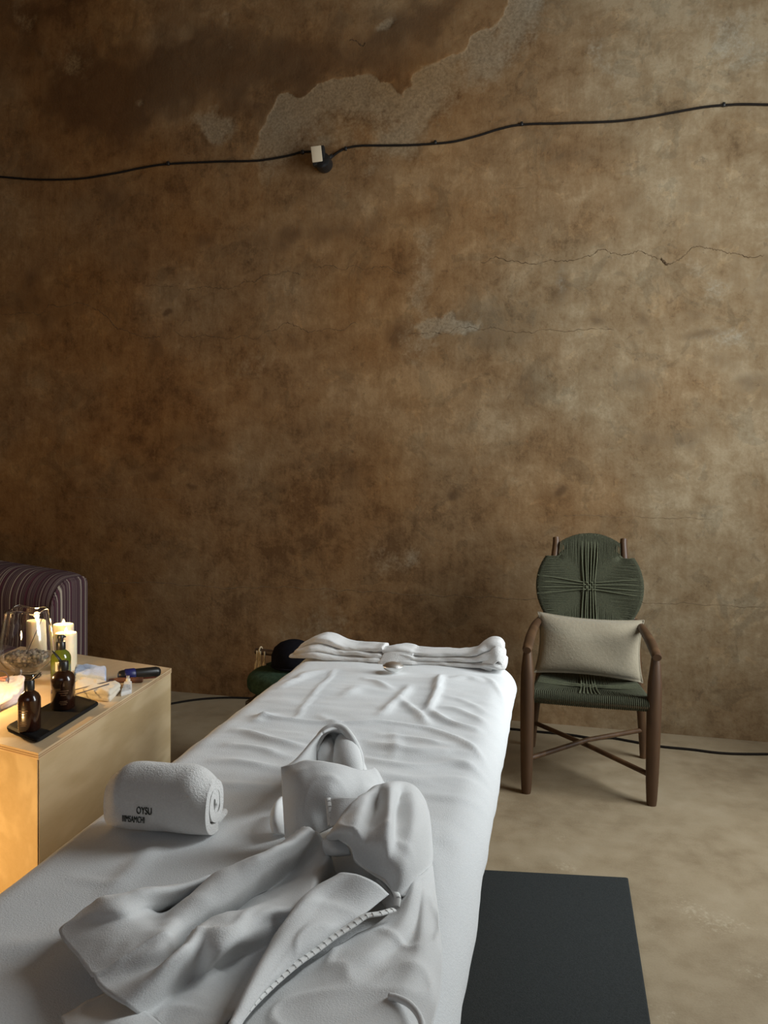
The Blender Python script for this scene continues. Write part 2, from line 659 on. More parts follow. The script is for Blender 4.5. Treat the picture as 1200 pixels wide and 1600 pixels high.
def grid_mesh(name, P, nu, nv, mat):
    me = bpy.data.meshes.new(name)
    me.vertices.add(nu*nv)
    me.vertices.foreach_set('co', P.astype(np.float32).ravel())
    j, i = np.meshgrid(np.arange(nu-1), np.arange(nv-1))
    q = np.stack([i*nu+j, i*nu+j+1, (i+1)*nu+j+1, (i+1)*nu+j], -1).reshape(-1, 4)
    n = len(q)
    me.loops.add(n*4)
    me.loops.foreach_set('vertex_index', q.ravel().astype(np.int32))
    me.polygons.add(n)
    me.polygons.foreach_set('loop_start', np.arange(0, n*4, 4, dtype=np.int32))
    me.polygons.foreach_set('use_smooth', np.ones(n, bool))
    me.update(calc_edges=True)
    me.validate()
    me.materials.append(mat)
    o = bpy.data.objects.new(name, me)
    COL.objects.link(o)
    return o


def softpoly(px, py, poly, soft, warp=None):
    if warp is not None:
        px, py = px + warp[0], py + warp[1]
    d = seg_dist(px, py, poly, True)
    s = np.where(inside(px, py, poly), d, -d)
    return sstep(-soft, soft, s)


def blob(px, py, x, y, rx, ry, warp=None):
    if warp is not None:
        px, py = px + warp[0], py + warp[1]
    return np.exp(-(((px-x)/rx)**2 + ((py-y)/ry)**2))


def build_back_wall():
    nu, nv = 600, 480
    xs = np.linspace(XL, XR, nu)
    zs = np.linspace(0, ZC, nv)
    X, Z = np.meshgrid(xs, zs)
    X, Z = X.ravel(), Z.ravel()
    P0 = np.stack([X, np.full_like(X, YW), Z], 1)
    px, py = proj_arr(P0)                      # where the stains of this wall lie, read off the photo
    wx = (fbm(X*5, Z*5, 5, 3) - 0.5) * 110
    wz = (fbm(X*5, Z*5, 5, 9) - 0.5) * 110
    W1 = (wx, wz)
    W2 = (wx*0.45, wz*0.45)
    base = 0.5 + (fbm(X*1.1, Z*1.1, 4, 21) - 0.5) * 0.38 + (fbm(X*4, Z*7, 4, 23) - 0.5) * 0.35
    dark = np.zeros_like(X)
    pale = np.zeros_like(X)
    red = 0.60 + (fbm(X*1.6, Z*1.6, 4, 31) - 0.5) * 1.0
    # long peeling band rising to the upper right
    band = [(405, 195), (440, 150), (500, 128), (590, 118), (622, 140), (665, 98), (720, 78), (748, 50), (778, 20), (800, -20),
            (860, -20), (840, 40), (800, 105), (765, 140), (700, 178), (610, 188), (520, 205), (450, 225), (415, 222)]
    up = [(395, 205), (405, 190), (440, 150), (500, 128), (590, 118), (622, 140), (665, 98), (720, 78), (748, 50), (778, 20), (800, -40)]
    reg = up + [(1100, -40), (1100, 300), (395, 300)]
    du = seg_dist(px + wx*0.35, py + wz*0.35, up)
    pale += softpoly(px, py, reg, 7, (wx*0.35, wz*0.35)) * np.exp(-(du/85)**2) * (0.62 + 0.95*fbm(X*7, Z*5, 4, 101)) * (0.75 + 0.5*sstep(12, 0, du))
    pale += blob(px, py, 328, 190, 40, 24, W2) * 0.72
    pale += blob(px, py, 520, 225, 60, 18, W2) * 0.35
    pale += blob(px, py, 945, 70, 30, 55, W1) * 0.5
    pale += blob(px, py, 1140, 55, 75, 75, W1) * 0.55
    pale += blob(px, py, 218, 160, 10, 9) * 0.6 + blob(px, py, 605, 38, 14, 12, W2) * 0.6
    pale += blob(px, py, 120, 60, 60, 50, W1) * 0.3 + blob(px, py, 355, 35, 30, 14, W1) * 0.45
    pale += blob(px, py, 60, 105, 70, 50, W1) * 0.35 + blob(px, py, 560, 30, 60, 40, W1) * 0.35
    pale += blob(px, py, 380, 575, 55, 22, W1) * 0.42
    pale += blob(px, py, 1160, 520, 70, 40, W1) * 0.5 + blob(px, py, 1100, 430, 60, 25, W1) * 0.4
    pale += blob(px, py, 1000, 460, 60, 20, W1) * 0.3
    # greyer bruised area right of centre
    pale += blob(px, py, 765, 480, 70, 42, W2) * 0.16 + blob(px, py, 880, 445, 26, 40, W2) * 0.40
    grey = blob(px, py, 760, 510, 110, 45, W1) * 0.55 + blob(px, py, 885, 450, 22, 40, W2) * 0.6
    pale += softpoly(px, py, [(642, 508), (668, 485), (705, 478), (718, 505), (745, 500), (720, 525), (690, 518), (665, 524)], 5, W2) * 0.42
    dark += grey * 0.95
    for (x, y, rx, ry, a) in [(262, 492, 10, 9, 0.9), (330, 520, 14, 12, 0.5), (450, 530, 28, 24, 0.55), (388, 535, 16, 10, 0.55), (515, 655, 14, 10, 0.6),
                              (240, 735, 36, 16, 0.5), (550, 745, 30, 30, 0.5), (1105, 515, 45, 9, 0.6), (1130, 560, 40, 16, 0.45), (1005, 500, 16, 26, 0.6),
                              (940, 500, 18, 14, 0.6), (985, 545, 14, 10, 0.5), (860, 560, 18, 8, 0.5), (930, 570, 10, 6, 0.5), (1090, 490, 26, 12, 0.5),
                              (720, 770, 14, 10, 0.7), (870, 775, 10, 10, 0.6), (840, 770, 26, 22, 0.4), (290, 950, 10, 14, 0.7), (300, 755, 10, 6, 0.7),
                              (440, 755, 18, 14, 0.5), (620, 700, 10, 18, 0.45), (605, 720, 8, 8, 0.5), (705, 690, 14, 20, 0.4), (1185, 605, 50, 30, 0.35),
                              (325, 830, 6, 8, 0.6), (420, 862, 24, 14, 0.4), (530, 720, 40, 16, 0.3), (140, 645, 24, 14, 0.4), (190, 700, 20, 10, 0.5)]:
        dark += blob(px, py, x, y, rx, ry, W2) * a
    # dark upper areas of old paint around the band
    dark += softpoly(px, py, [(90, 90), (240, 60), (420, 40), (560, 60), (640, -20), (760, -20), (735, 45), (660, 85), (620, 125), (580, 112), (490, 125), (430, 150), (395, 195), (330, 160), (280, 190), (180, 215), (60, 160)], 50, W1) * 0.78
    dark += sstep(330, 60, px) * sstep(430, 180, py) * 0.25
    dark += np.clip(fbm(X*3.1, Z*3.1, 5, 51) - 0.56, 0, 1) * 2.2
    pale += np.clip(fbm(X*2.2 + 5, Z*2.2, 5, 61) - 0.62, 0, 1) * 2.5
    # smoother, greyer dado below the pour line
    dado = sstep(770, 800, py - 0.03*(px-600))
    base = base*(1 - 0.35*dado) + 0.42*0.35*dado
    dark = dark * (1 - 0.5*dado)
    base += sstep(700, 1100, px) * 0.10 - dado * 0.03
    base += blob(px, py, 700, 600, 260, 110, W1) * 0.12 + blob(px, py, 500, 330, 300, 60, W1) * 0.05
    red = np.clip(red + 0.35*sstep(600, 0, px) - 0.60*sstep(600, 1150, px) - 0.6*grey, 0, 1)  # random redness plus painted warm bounce light, growing towards the left
    # relief: undulating trowelled surface, peeled skin set back a little
    rel = (fbm(X*1.7, Z*1.7, 4, 71) - 0.5) * 0.022 + (fbm(X*9, Z*9, 4, 73) - 0.5) * 0.005
    rel -= sstep(0.42, 0.62, pale + (fbm(X*14, Z*14, 4, 75) - 0.5) * 0.4) * 0.004
    P = np.stack([X, YW + 0.011 - rel*0.8, Z], 1)
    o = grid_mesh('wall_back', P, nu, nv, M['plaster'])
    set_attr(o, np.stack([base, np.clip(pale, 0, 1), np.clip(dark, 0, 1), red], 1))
    o['kind'] = 'structure'
    return o


wall_back = build_back_wall()


def build_floor():
    nu, nv = 260, 280
    xs, ys = np.linspace(XL, XR, nu), np.linspace(YF, YW + 0.03, nv)
    X, Y = np.meshgrid(xs, ys)
    X, Y = X.ravel(), Y.ravel()
    P = np.stack([X, Y, (fbm(X*2, Y*2, 3, 5) - 0.5) * 0.0], 1)
    g = np.zeros_like(X)
    for (px, py, r, a) in [(800, 1250, .05, .5), (880, 1310, .05, .7), (885, 1355, .06, .8), (815, 1345, .05, .6), (1080, 1420, .09, .75), (1120, 1440, .10, .8), (1165, 1450, .05, .6),
                           (1020, 1450, .06, .55), (1040, 1590, .07, .6), (1180, 1520, .08, .6), (1120, 1570, .05, .5), (1000, 1480, .05, .4), (940, 1300, .05, .35), (820, 1285, .05, .4)]:
        c = onz(px, py, 0)
        g = np.maximum(g, np.exp(-((X-c[0])**2 + (Y-c[1])**2) / r**2) * a * 0.78)
    o = grid_mesh('floor', P, nu, nv, M['concrete'])
    set_attr(o, np.stack([g*0, np.clip(g, 0, 1), g*0, g*0+1], 1))
    o['kind'] = 'structure'
    return o


build_floor()


def struct(name, VF, mat, smooth=False):
    o = obj(name, VF[0], VF[1], mat, smooth=smooth)
    o['kind'] = 'structure'
    return o


def boxes(lst):
    mb = MB()
    for (x0, x1, y0, y1, z0, z1) in lst:
        mb.add(rbox(((x0+x1)/2, (y0+y1)/2, (z0+z1)/2), (x1-x0, y1-y0, z1-z0), 0))
    return mb.vf()


# window opening in the right wall
WY0, WY1, WZ0, WZ1 = 2.135, 3.385, 0.80, 4.00
struct('wall_right', boxes([(XR, XR+.25, YF, WY0, 0, ZC), (XR, XR+.25, WY1, YW+.2, 0, ZC), (XR, XR+.25, WY0, WY1, 0, WZ0), (XR, XR+.25, WY0, WY1, WZ1, ZC)]), M['plain_plaster'])
struct('wall_left', boxes([(XL-.2, XL, YF, YW+.2, 0, ZC)]), M['plain_plaster'])
struct('wall_front', boxes([(XL, -1.7, YF-.2, YF, 0, ZC), (-.1, XR, YF-.2, YF, 0, ZC), (-1.7, -.1, YF-.2, YF, 0, 1.8), (-1.7, -.1, YF-.2, YF, 3.4, ZC)]), M['plain_plaster'])
struct('ceiling', boxes([(XL-.2, XR+.25, YF-.2, YW+.2, ZC, ZC+.2)]), M['plain_plaster'])
wf = MB()
for (a, b, c, d) in [(WY0, WY0+.05, WZ0, WZ1), (WY1-.05, WY1, WZ0, WZ1), (WY0, WY1, WZ0, WZ0+.05), (WY0, WY1, WZ1-.05, WZ1)]:
    wf.add(rbox((XR+.05, (a+b)/2, (c+d)/2), (.05, b-a, d-c), .004))
o = struct('window_1', wf.vf(), M['bedwood'])


# hairline cracks and the pour lines, as shallow dark grooves on the wall
def wall_strip(name, pts, wpx, mat, n=None, jit=1.2):
    n = n or max(8, int(len(pts) * 14))
    P = cr([ony(x, y, YW) for x, y in pts], n)
    rr = np.random.default_rng(len(pts)*97 + int(pts[0][0]))
    wm = wpx * 2.7 / F
    P[:, 2] += (rr.random(n) - 0.5) * jit * 0.010 + (vnoise(P[:, 0]*14, P[:, 0]*0, 3) - 0.5) * 0.03 * jit
    wv = wm * (0.45 + rr.random(n) * 0.9)
    wv[0] = wv[-1] = wm * 0.2
    return tube([(p[0], wall_y(p[0], p[2]), p[2]) for p in P], wv*0.5, 5, True)


_wv = np.empty(len(wall_back.data.vertices)*3, np.float32)
wall_back.data.vertices.foreach_get('co', _wv)
_wy = _wv.reshape(480, 600, 3)[:, :, 1]


def wall_y(x, z):
    j = int(np.clip((x - XL) / (XR - XL) * 599, 0, 599))
    i = int(np.clip(z / ZC * 479, 0, 479))
    return float(_wy[i, j])


M['crack'] = simple('dark_crack', (0.10, 0.066, 0.038), 0.95, 0, 0.3, 40, spec=0.05)
M['crack_soft'] = simple('pour_line', (0.155, 0.11, 0.066), 0.95, 0, 0.3, 40, spec=0.05)
CR = [
    ([(750, 405), (790, 405), (840, 410), (880, 405), (920, 400), (940, 388), (960, 393), (1000, 394), (1030, 402), (1042, 410), (1060, 402), (1080, 390), (1100, 384), (1120, 388), (1150, 396), (1195, 398)], 1.5),
    ([(1034, 401), (1039, 407), (1044, 411)], 4.0),
    ([(490, 416), (540, 418), (590, 418), (635, 424)], 1.1), ([(290, 448), (340, 447), (380, 442), (400, 434), (440, 428), (470, 428)], 1.2),
    ([(225, 448), (270, 449)], 1.0), ([(0, 492), (30, 491), (55, 490), (80, 477), (105, 475), (125, 478), (150, 485), (168, 496), (180, 510), (205, 520), (230, 530), (250, 527)], 1.3),
    ([(270, 518), (300, 523), (350, 524), (400, 526), (430, 515), (450, 508), (480, 515), (520, 515), (560, 506)], 1.1),
    ([(545, 60), (556, 66), (565, 70), (570, 62)], 1.6), ([(640, 515), (690, 518), (740, 510), (790, 516), (850, 516), (960, 512)], 1.1),
]
for pts, wpx in CR:
    V, Fc = wall_strip('crack', pts, wpx, None)
    obj('crack', V, Fc, M['crack'], wall_back)
for pts, wpx in [([(150, 911), (220, 911), (300, 914), (330, 917), (400, 918), (480, 920), (560, 924), (620, 926), (720, 932), (830, 936), (900, 938), (1000, 942), (1060, 943), (1140, 947), (1195, 949)], 1.5),
                 ([(880, 804), (940, 806), (1000, 808), (1060, 809), (1120, 811)], 1.0), ([(100, 779), (200, 780), (280, 782)], 1.0)]:
    V, Fc = wall_strip('pour_line', pts, wpx, None, jit=0.6)
    obj('pour_line', V, Fc, M['crack_soft'], wall_back)

# ------------------------------------------------------------------ cables
def wall_cable(pts, n):
    P = cr([ony(x, y, YW) for x, y in pts], n)
    return [(p[0], wall_y(p[0], p[2]) - 0.006, p[2]) for p in P]


o = obj('wall_cable', *tube(wall_cable([(-40, 273), (0, 276), (60, 280), (120, 279), (180, 270), (220, 262), (260, 256), (340, 252), (400, 250), (450, 242), (470, 237), (492, 236)], 90), 0.0066, 8), M['rubber'])
tag(o, 'thin black cable along the wall left of the small wall lamp', 'cable')
for px, py in [(262, 255), (472, 237)]:
    p = ony(px, py, YW)
    obj('cable_clip', *rbox((p[0], wall_y(p[0], p[2]) - 0.006, p[2]), (0.02, 0.018, 0.024), 0.004), M['black'], o)
o = obj('wall_cable', *tube(wall_cable([(511, 254), (517, 246), (530, 236), (545, 230), (570, 227), (640, 226), (700, 222), (740, 213), (780, 201), (815, 194), (880, 192), (960, 189), (1010, 183), (1060, 174), (1100, 167), (1130, 164), (1165, 162), (1240, 163)], 110), 0.0066, 8), M['rubber'])
tag(o, 'thin black cable along the wall right of the small wall lamp', 'cable')
for px, py in [(540, 232), (815, 193), (1131, 163), (680, 222)]:
    p = ony(px, py, YW)
    obj('cable_clip', *rbox((p[0], wall_y(p[0], p[2]) - 0.006, p[2]), (0.016, 0.018, 0.022), 0.004), M['black'], o)

# small lamp where the two cables meet
c = ony(497, 243, YW - 0.06)
t = thing('wall_lamp', 'small black wall lamp with a square beige face where two cables meet', 'lamp', (c[0], YW - 0.02, c[2]))
obj('housing', *rbox((c[0], YW - 0.045, c[2]), (0.082, 0.05, 0.112), 0.008, (math.radians(8), math.radians(-6), math.radians(10))), M['black'], t, auto=40)
obj('face', *rbox((c[0] - 0.004, YW - 0.073, c[2] + 0.003), (0.062, 0.008, 0.09), 0.002, (math.radians(8), math.radians(-6), math.radians(10))), M['lamp_glass'], t, auto=40)
c2 = ony(505, 254, YW - 0.03)
obj('mount', *tube([(c2[0], YW + 0.005, c2[2]), (c2[0], YW - 0.02, c2[2]), (c2[0], YW - 0.055, c2[2] + .004), (c2[0], YW - 0.062, c2[2] + .005)], [0.05, 0.052, 0.048, 0.035], 20), M['black'], t, auto=40)
obj('cable_gland', *tube([ony(512, 252, YW - .02), ony(514, 247, YW - .015), ony(519, 243, YW - .005)], 0.012, 10), M['black'], t)

fc = cr([onz(x, y, 0.007) for x, y in [(255, 1102), (275, 1098), (300, 1094), (330, 1091), (370, 1090), (430, 1094), (520, 1108), (640, 1122), (740, 1133), (790, 1138), (840, 1143), (890, 1148), (930, 1154), (955, 1153), (985, 1158), (1030, 1166), (1080, 1171), (1120, 1176), (1160, 1178), (1230, 1178)]], 140)
tag(obj('floor_cable', *tube(fc, 0.0065, 8), M['rubber']), 'black cable lying on the floor along the foot of the wall', 'cable')

# ------------------------------------------------------------------ massage table
ZB = 0.70


def bed_c(y):
    return -0.505 - 0.042 * (y - 1.0)


def bed_hw(y):
    return 0.380 + 0.018 * (y - 1.0)


BY0, BY1 = 0.45, 2.74
BT = thing('massage_table', 'wooden massage table under the white terry cover', 'table', (bed_c(1.6), 1.6, 0))
mb = MB()
by = (BY0 + BY1) / 2
rz = math.atan(0.042)
obj('mattress', *rbox((bed_c(by), by, 0.637), (0.64, BY1 - BY0 - 0.10, 0.10), 0.03, (0, 0, rz), 3), M['mattress'], BT, auto=40)
obj('frame', *rbox((bed_c(by), by, 0.56), (0.60, BY1 - BY0 - 0.20, 0.06), 0.006, (0, 0, rz)), M['bedwood'], BT, auto=40)
for y in (BY0 + 0.42, BY1 - 0.25):
    for s in (-1, 1):
        x = bed_c(y) + s * 0.255
        xo = bed_c(y) + s * 0.27
        obj('leg', *tube([(xo, y, 0.0), (x, y, 0.54)], [0.024, 0.03], 10), M['bedwood'], BT, auto=40)
y0_, y1_ = BY0 + 0.42, BY1 - 0.25
for s in (-1, 1):
    obj('stretcher', *tube([(bed_c(y0_) + s*.262, y0_, .25), (bed_c(y1_) + s*.262, y1_, .25)], 0.015, 8), M['bedwood'], BT, auto=40)


# the fitted terry cover, with its creases
def build_cover():
    r = 0.075
    drop = 0.38

    def prof(a, half):
        """a = signed arc position, returns lateral, drop"""
        s = np.sign(a)
        a = np.abs(a)
        flat = half - r
        arc = r * math.pi / 2
        t = np.clip((a - flat) / arc, 0, 1) * math.pi / 2
        lat = np.minimum(a, flat) + r * np.sin(t)
        dr = r * (1 - np.cos(t))
        ex = np.maximum(a - flat - arc, 0)
        dr = dr + 0.95 * ex
        return s * lat, dr
    hx = 0.38
    amax = hx - r + r*math.pi/2 + drop - r
    hy = (BY1 - BY0) / 2
    bmax = hy - r + r*math.pi/2 + drop - r
    nu, nv = 170, 420
    A, B = np.meshgrid(np.linspace(-amax, amax, nu), np.linspace(-bmax, bmax, nv))
    A, B = A.ravel(), B.ravel()
    lx, dx = prof(A, hx)
    ly, dy = prof(B, hy)
    # rounded plan corners
    rc = 0.11
    ex, ey = np.abs(lx) - (hx - rc), np.abs(ly) - (hy - rc)
    k = (ex > 0) & (ey > 0)
    m = np.maximum(ex, ey)
    d = np.hypot(ex, ey) + 1e-9
    sx = np.where(k, (hx - rc + ex*m/d) / np.maximum(np.abs(lx), 1e-6), 1)
    sy = np.where(k, (hy - rc + ey*m/d) / np.maximum(np.abs(ly), 1e-6), 1)
    lx, ly = lx*sx, ly*sy
    dz = (dx**8 + dy**8) ** (1/8)
    ins = 0.28 * np.maximum(dz - r, 0)
    lx, ly = lx * (1 - ins/hx), ly * (1 - ins/hy)
    Y = by + ly
    X = bed_c(Y) + lx * bed_hw(Y) / hx
    Z = ZB - dz
    top = np.exp(-(dz/0.05)**2)
    # gentle crown
    Z += top * 0.006 * (1 - (lx/hx)**2)
    # creases: (pixels of the photo on the table top, height, width in metres)
    wr = [([(525, 1046), (505, 1072), (487, 1095), (458, 1128)], .0045, .006), ([(573, 1063), (592, 1068), (608, 1080)], .007, .014),
          ([(560, 1075), (540, 1092)], .005, .02), ([(640, 1073), (620, 1095), (598, 1120)], .008, .014), ([(687, 1058), (684, 1075), (678, 1092), (667, 1112)], .013, .011),
          ([(625, 1095), (640, 1108), (656, 1118), (666, 1134)], .009, .014), ([(672, 1112), (690, 1124), (712, 1133), (744, 1140)], .010, .014),
          ([(400, 1120), (450, 1128), (535, 1134), (600, 1132), (640, 1137), (677, 1144), (726, 1163), (761, 1188)], .007, .012),
          ([(370, 1142), (400, 1150), (427, 1159), (473, 1170)], .008, .014), ([(577, 1163), (638, 1176), (690, 1179)], .006, .016),
          ([(560, 1187), (638, 1199), (715, 1195), (760, 1205)], .006, .016), ([(360, 1165), (400, 1172), (450, 1186)], .006, .015), ([(340, 1190), (390, 1196), (440, 1206)], .006, .016),
          ([(600, 1150), (650, 1158), (700, 1170)], .005, .014), ([(690, 1105), (720, 1112), (760, 1130)], .006, .014), ([(700, 1090), (730, 1098), (758, 1112)], .004, .014),
          ([(757, 1058), (784, 1079), (796, 1104)], .006, .012), ([(400, 1128), (412, 1122), (425, 1118)], .010, .014), ([(440, 1078), (460, 1066), (478, 1052)], .006, .016),
          ([(470, 1060), (490, 1052), (510, 1048)], .006, .02), ([(700, 1065), (730, 1060), (760, 1068)], .005, .02), ([(264, 1316), (225, 1350), (182, 1400)], .007, .02),
          ([(590, 1215), (650, 1222), (720, 1218), (770, 1225)], .004, .018), ([(660, 1245), (710, 1250), (770, 1247)], .004, .02), ([(330, 1225), (380, 1232), (430, 1235)], .005, .018),
          ([(110, 1375), (150, 1384), (190, 1390)], .003, .012), ([(0, 1478), (40, 1484), (90, 1470)], .005, .02), ([(680, 1300), (720, 1330), (740, 1400)], .004, .03),
          ([(500, 1120), (540, 1150), (560, 1185)], .004, .012), ([(615, 1145), (620, 1165), (610, 1190)], .003, .012)]
    nz_ = (fbm(X*9, Y*9, 3, 81) - 0.5)
    nw = (fbm(X*9 + 9, Y*9, 3, 85) - 0.5)
    for pts, h, wd in wr:
        q = spl([onz(a, b, ZB)[:2] for a, b in pts], 24)
        d = seg_dist(X + nz_*0.02, Y + nw*0.02, q)
        e = np.minimum(np.hypot(X-q[0, 0], Y-q[0, 1]), np.hypot(X-q[-1, 0], Y-q[-1, 1]))
        Z += top * h * np.exp(-(d/wd)**2) * (0.35 + 0.65*np.clip(e/0.05, 0, 1)) * 1.15
    Z += top * (fbm(X*4, Y*11, 3, 91) - 0.5) * 0.014 * sstep(1.2, 1.7, Y)
    Z += top * (fbm(X*5, Y*5, 3, 93) - 0.5) * 0.010
    # loose folds on the hanging sides
    side = sstep(0.03, 0.16, dz)
    wav = (fbm(Y*6 + 3, dz*3, 3, 95) - 0.5) * 0.05 * side
    X += wav * np.sign(lx) * (np.abs(dx) > dy)
    Y += (fbm(X*6 + 3, dz*3, 3, 96) - 0.5) * 0.05 * side * np.sign(ly) * (dy > dx)
    o = grid_mesh('terry_cover', np.stack([X, Y, Z], 1), nu, nv, M['terry'])
    md = o.modifiers.new('thickness', 'SOLIDIFY')
    md.thickness = 0.004
    md.offset = -1
    return o


cover = build_cover()
tag(cover, 'white terry fitted cover creased over the massage table', 'bed cover')
_cv = np.array([v.co for v in cover.data.vertices])


def bz(x, y):
    """height of the cover under a point"""
    d = (_cv[:, 0]-x)**2 + (_cv[:, 1]-y)**2 + (_cv[:, 2] < 0.6) * 1
    return float(_cv[np.argmin(d), 2])


# ------------------------------------------------------------------ lofted cloth from traced folds: (photo x, photo y, height above the cover)
def P3(p):
    q = onz(p[0], p[1], ZB + 0.006 + p[2])
    return q


def loft(rows, nu, nv, rough=0.0, seed=1, freq=14):
    ctl = [cr([P3(p) for p in r], nu) for r in rows]
    ctl = np.array(ctl)
    out = np.stack([cr(ctl[:, j], nv) for j in range(nu)], 1)   # nv x nu x 3
    P = out.reshape(-1, 3)
    if rough:
        P[:, 2] += (fbm(P[:, 0]*freq, P[:, 1]*freq, 3, seed) - 0.5) * rough
        w_ = (fbm(P[:, 0]*7, P[:, 1]*7, 2, seed + 50) - 0.5) * 0.25
        rg = 1 - 2*np.abs(fbm((P[:, 0] + w_)*9 - P[:, 1]*5, (P[:, 1] + w_)*8 + P[:, 0]*4, 2, seed + 60) - 0.5)
        P[:, 2] += (np.clip(rg - 0.72, 0, 1) / 0.28) ** 2 * rough * 0.5
    P[:, 2] = np.maximum(P[:, 2], ZB + 0.004)
    return P, nu, nv


def cloth(name, rows, nu, nv, mat, parent, rough=0.0, seed=1, th=0.005, freq=14):
    P, nu, nv = loft(rows, nu, nv, rough, seed, freq)
    o = obj(name, P, gridfaces(nu, nv), mat, parent)
    md = o.modifiers.new('thickness', 'SOLIDIFY')
    md.thickness = th
    md.offset = 0
    return o


def tr(rows):
    return [list(r) for r in zip(*rows)]


rb = P3((470, 1380, 0))
ROBE = thing('bathrobe', 'crumpled white hooded bathrobe with stitched edges lying on the bed cover', 'bathrobe', (rb[0], rb[1], ZB))
cols = [
    [(452, 1312, 0), (405, 1352, 0), (345, 1378, 0), (240, 1402, .008), (168, 1408, .03), (148, 1414, .03)],
    [(455, 1310, .01), (405, 1350, .012), (345, 1367, .035), (245, 1393, .045), (168, 1403, .05), (140, 1419, .035)],
    [(458, 1310, .015), (408, 1350, .012), (345, 1382, .02), (250, 1415, .03), (185, 1420, .052), (118, 1437, .035)],
    [(460, 1308, .02), (412, 1346, .015), (335, 1388, .005), (266, 1426, .005), (205, 1440, .042), (93, 1457, .03)],
    [(480, 1293, .06), (413, 1339, .055), (340, 1367, .05), (276, 1422, .04), (228, 1466, .045), (118, 1492, .03)],
    [(495, 1300, .05), (430, 1352, .045), (362, 1402, .038), (288, 1447, .035), (245, 1480, .045), (140, 1522, .03)],
    [(503, 1310, .035), (440, 1378, .022), (385, 1418, .014), (300, 1472, .012), (262, 1505, .03), (163, 1545, .03)],
    [(512, 1325, .03), (468, 1402, .035), (415, 1420, .042), (332, 1440, .042), (282, 1490, .05), (195, 1568, .03)],
    [(516, 1338, .03), (475, 1415, .03), (425, 1440, .03), (345, 1482, .042), (300, 1530, .02), (225, 1590, .025)],
    [(520, 1350, .02), (480, 1425, .02), (430, 1470, .02), (355, 1510, .01), (318, 1545, .025), (265, 1615, .025)],
    [(525, 1365, .01), (490, 1430, .01), (450, 1490, .01), (400, 1555, .01), (350, 1600, .02), (310, 1650, .02)]]
cols = [[(a, b, h*1.4 if h >= .03 else h*.7) for a, b, h in c] for c in cols]
cloth('robe_body', tr(cols), 120, 90, M['robe'], ROBE, 0.009, 4, freq=18)
# second layer under the hem
cloth('hem_layer', [[(172, 1550, .012), (140, 1566, .014), (96, 1588, .012)], [(215, 1575, .02), (175, 1600, .025), (112, 1628, .014)], [(270, 1620, .015), (230, 1660, .015), (170, 1690, .01)]], 24, 24, M['robe'], ROBE, 0.006, 6)
# front panel lying flat on the right
fcols = [
    [(640, 1375, .022), (612, 1425, .015), (540, 1478, .012), (465, 1525, .012), (400, 1585, .012), (350, 1650, .012)],
    [(652, 1372, .03), (625, 1448, .022), (575, 1490, .024), (510, 1545, .02), (440, 1610, .02), (400, 1665, .018)],
    [(660, 1368, .026), (645, 1465, .012), (612, 1500, .014), (560, 1565, .02), (510, 1630, .022), (470, 1680, .02)],
    [(666, 1362, .018), (660, 1465, .016), (645, 1520, .024), (610, 1590, .02), (570, 1650, .02), (540, 1690, .02)],
    [(674, 1352, .002), (686, 1450, .004), (690, 1520, .006), (680, 1590, .006), (650, 1660, .006), (620, 1700, .006)]]
cloth('front_panel', tr(fcols), 70, 80, M['robe'], ROBE, 0.008, 8, freq=9)
# folded-back lapel
gcols = [
    [(540, 1382, .0), (490, 1412, .0), (448, 1462, .0), (408, 1528, .0), (372, 1600, .0), (352, 1640, .0)],
    [(530, 1367, .062), (484, 1395, .06), (444, 1445, .055), (405, 1510, .05), (371, 1580, .045), (350, 1630, .04)],
    [(556, 1368, .07), (515, 1405, .055), (470, 1455, .055), (428, 1515, .045), (386, 1580, .042), (358, 1635, .038)],
    [(585, 1380, .06), (545, 1420, .046), (498, 1462, .046), (445, 1512, .038), (394, 1568, .036), (362, 1618, .033)],
    [(606, 1400, .035), (568, 1430, .036), (518, 1462, .032), (460, 1505, .03), (402, 1556, .028), (362, 1600, .028)]]
cloth('lapel', tr(gcols), 44, 70, M['robe'], ROBE, 0.006, 10)
# collar wrapped in front of the hood
brow = [
    [(440, 1200, .12), (460, 1195, .128), (480, 1189, .135), (520, 1196, .13), (560, 1205, .112), (584, 1202, .10), (598, 1222, .075)],
    [(442, 1222, .10), (461, 1218, .115), (482, 1214, .122), (518, 1218, .12), (556, 1225, .10), (580, 1224, .09), (600, 1230, .066)],
    [(443, 1245, .075), (462, 1245, .092), (482, 1243, .10), (515, 1243, .10), (550, 1246, .085), (575, 1240, .08), (602, 1240, .056)],
    [(445, 1278, .045), (463, 1282, .06), (486, 1275, .07), (510, 1270, .07), (535, 1264, .075), (562, 1256, .066), (600, 1255, .04)],
    [(447, 1312, .012), (466, 1316, .02), (490, 1305, .04), (512, 1295, .045), (535, 1285, .05), (560, 1272, .045), (598, 1270, .025)]]
cloth('collar', brow, 60, 44, M['robe'], ROBE, 0.006, 12, freq=18)
cloth('sleeve_roll', [[(455, 1248, .02), (450, 1262, .02), (450, 1285, .015), (452, 1306, .0)], [(440, 1246, .045), (432, 1258, .045), (430, 1282, .035), (432, 1302, .012)], [(430, 1258, .02), (425, 1270, .018), (424, 1288, .01), (428, 1303, .0)]], 20, 16, M['robe'], ROBE, 0, 1)
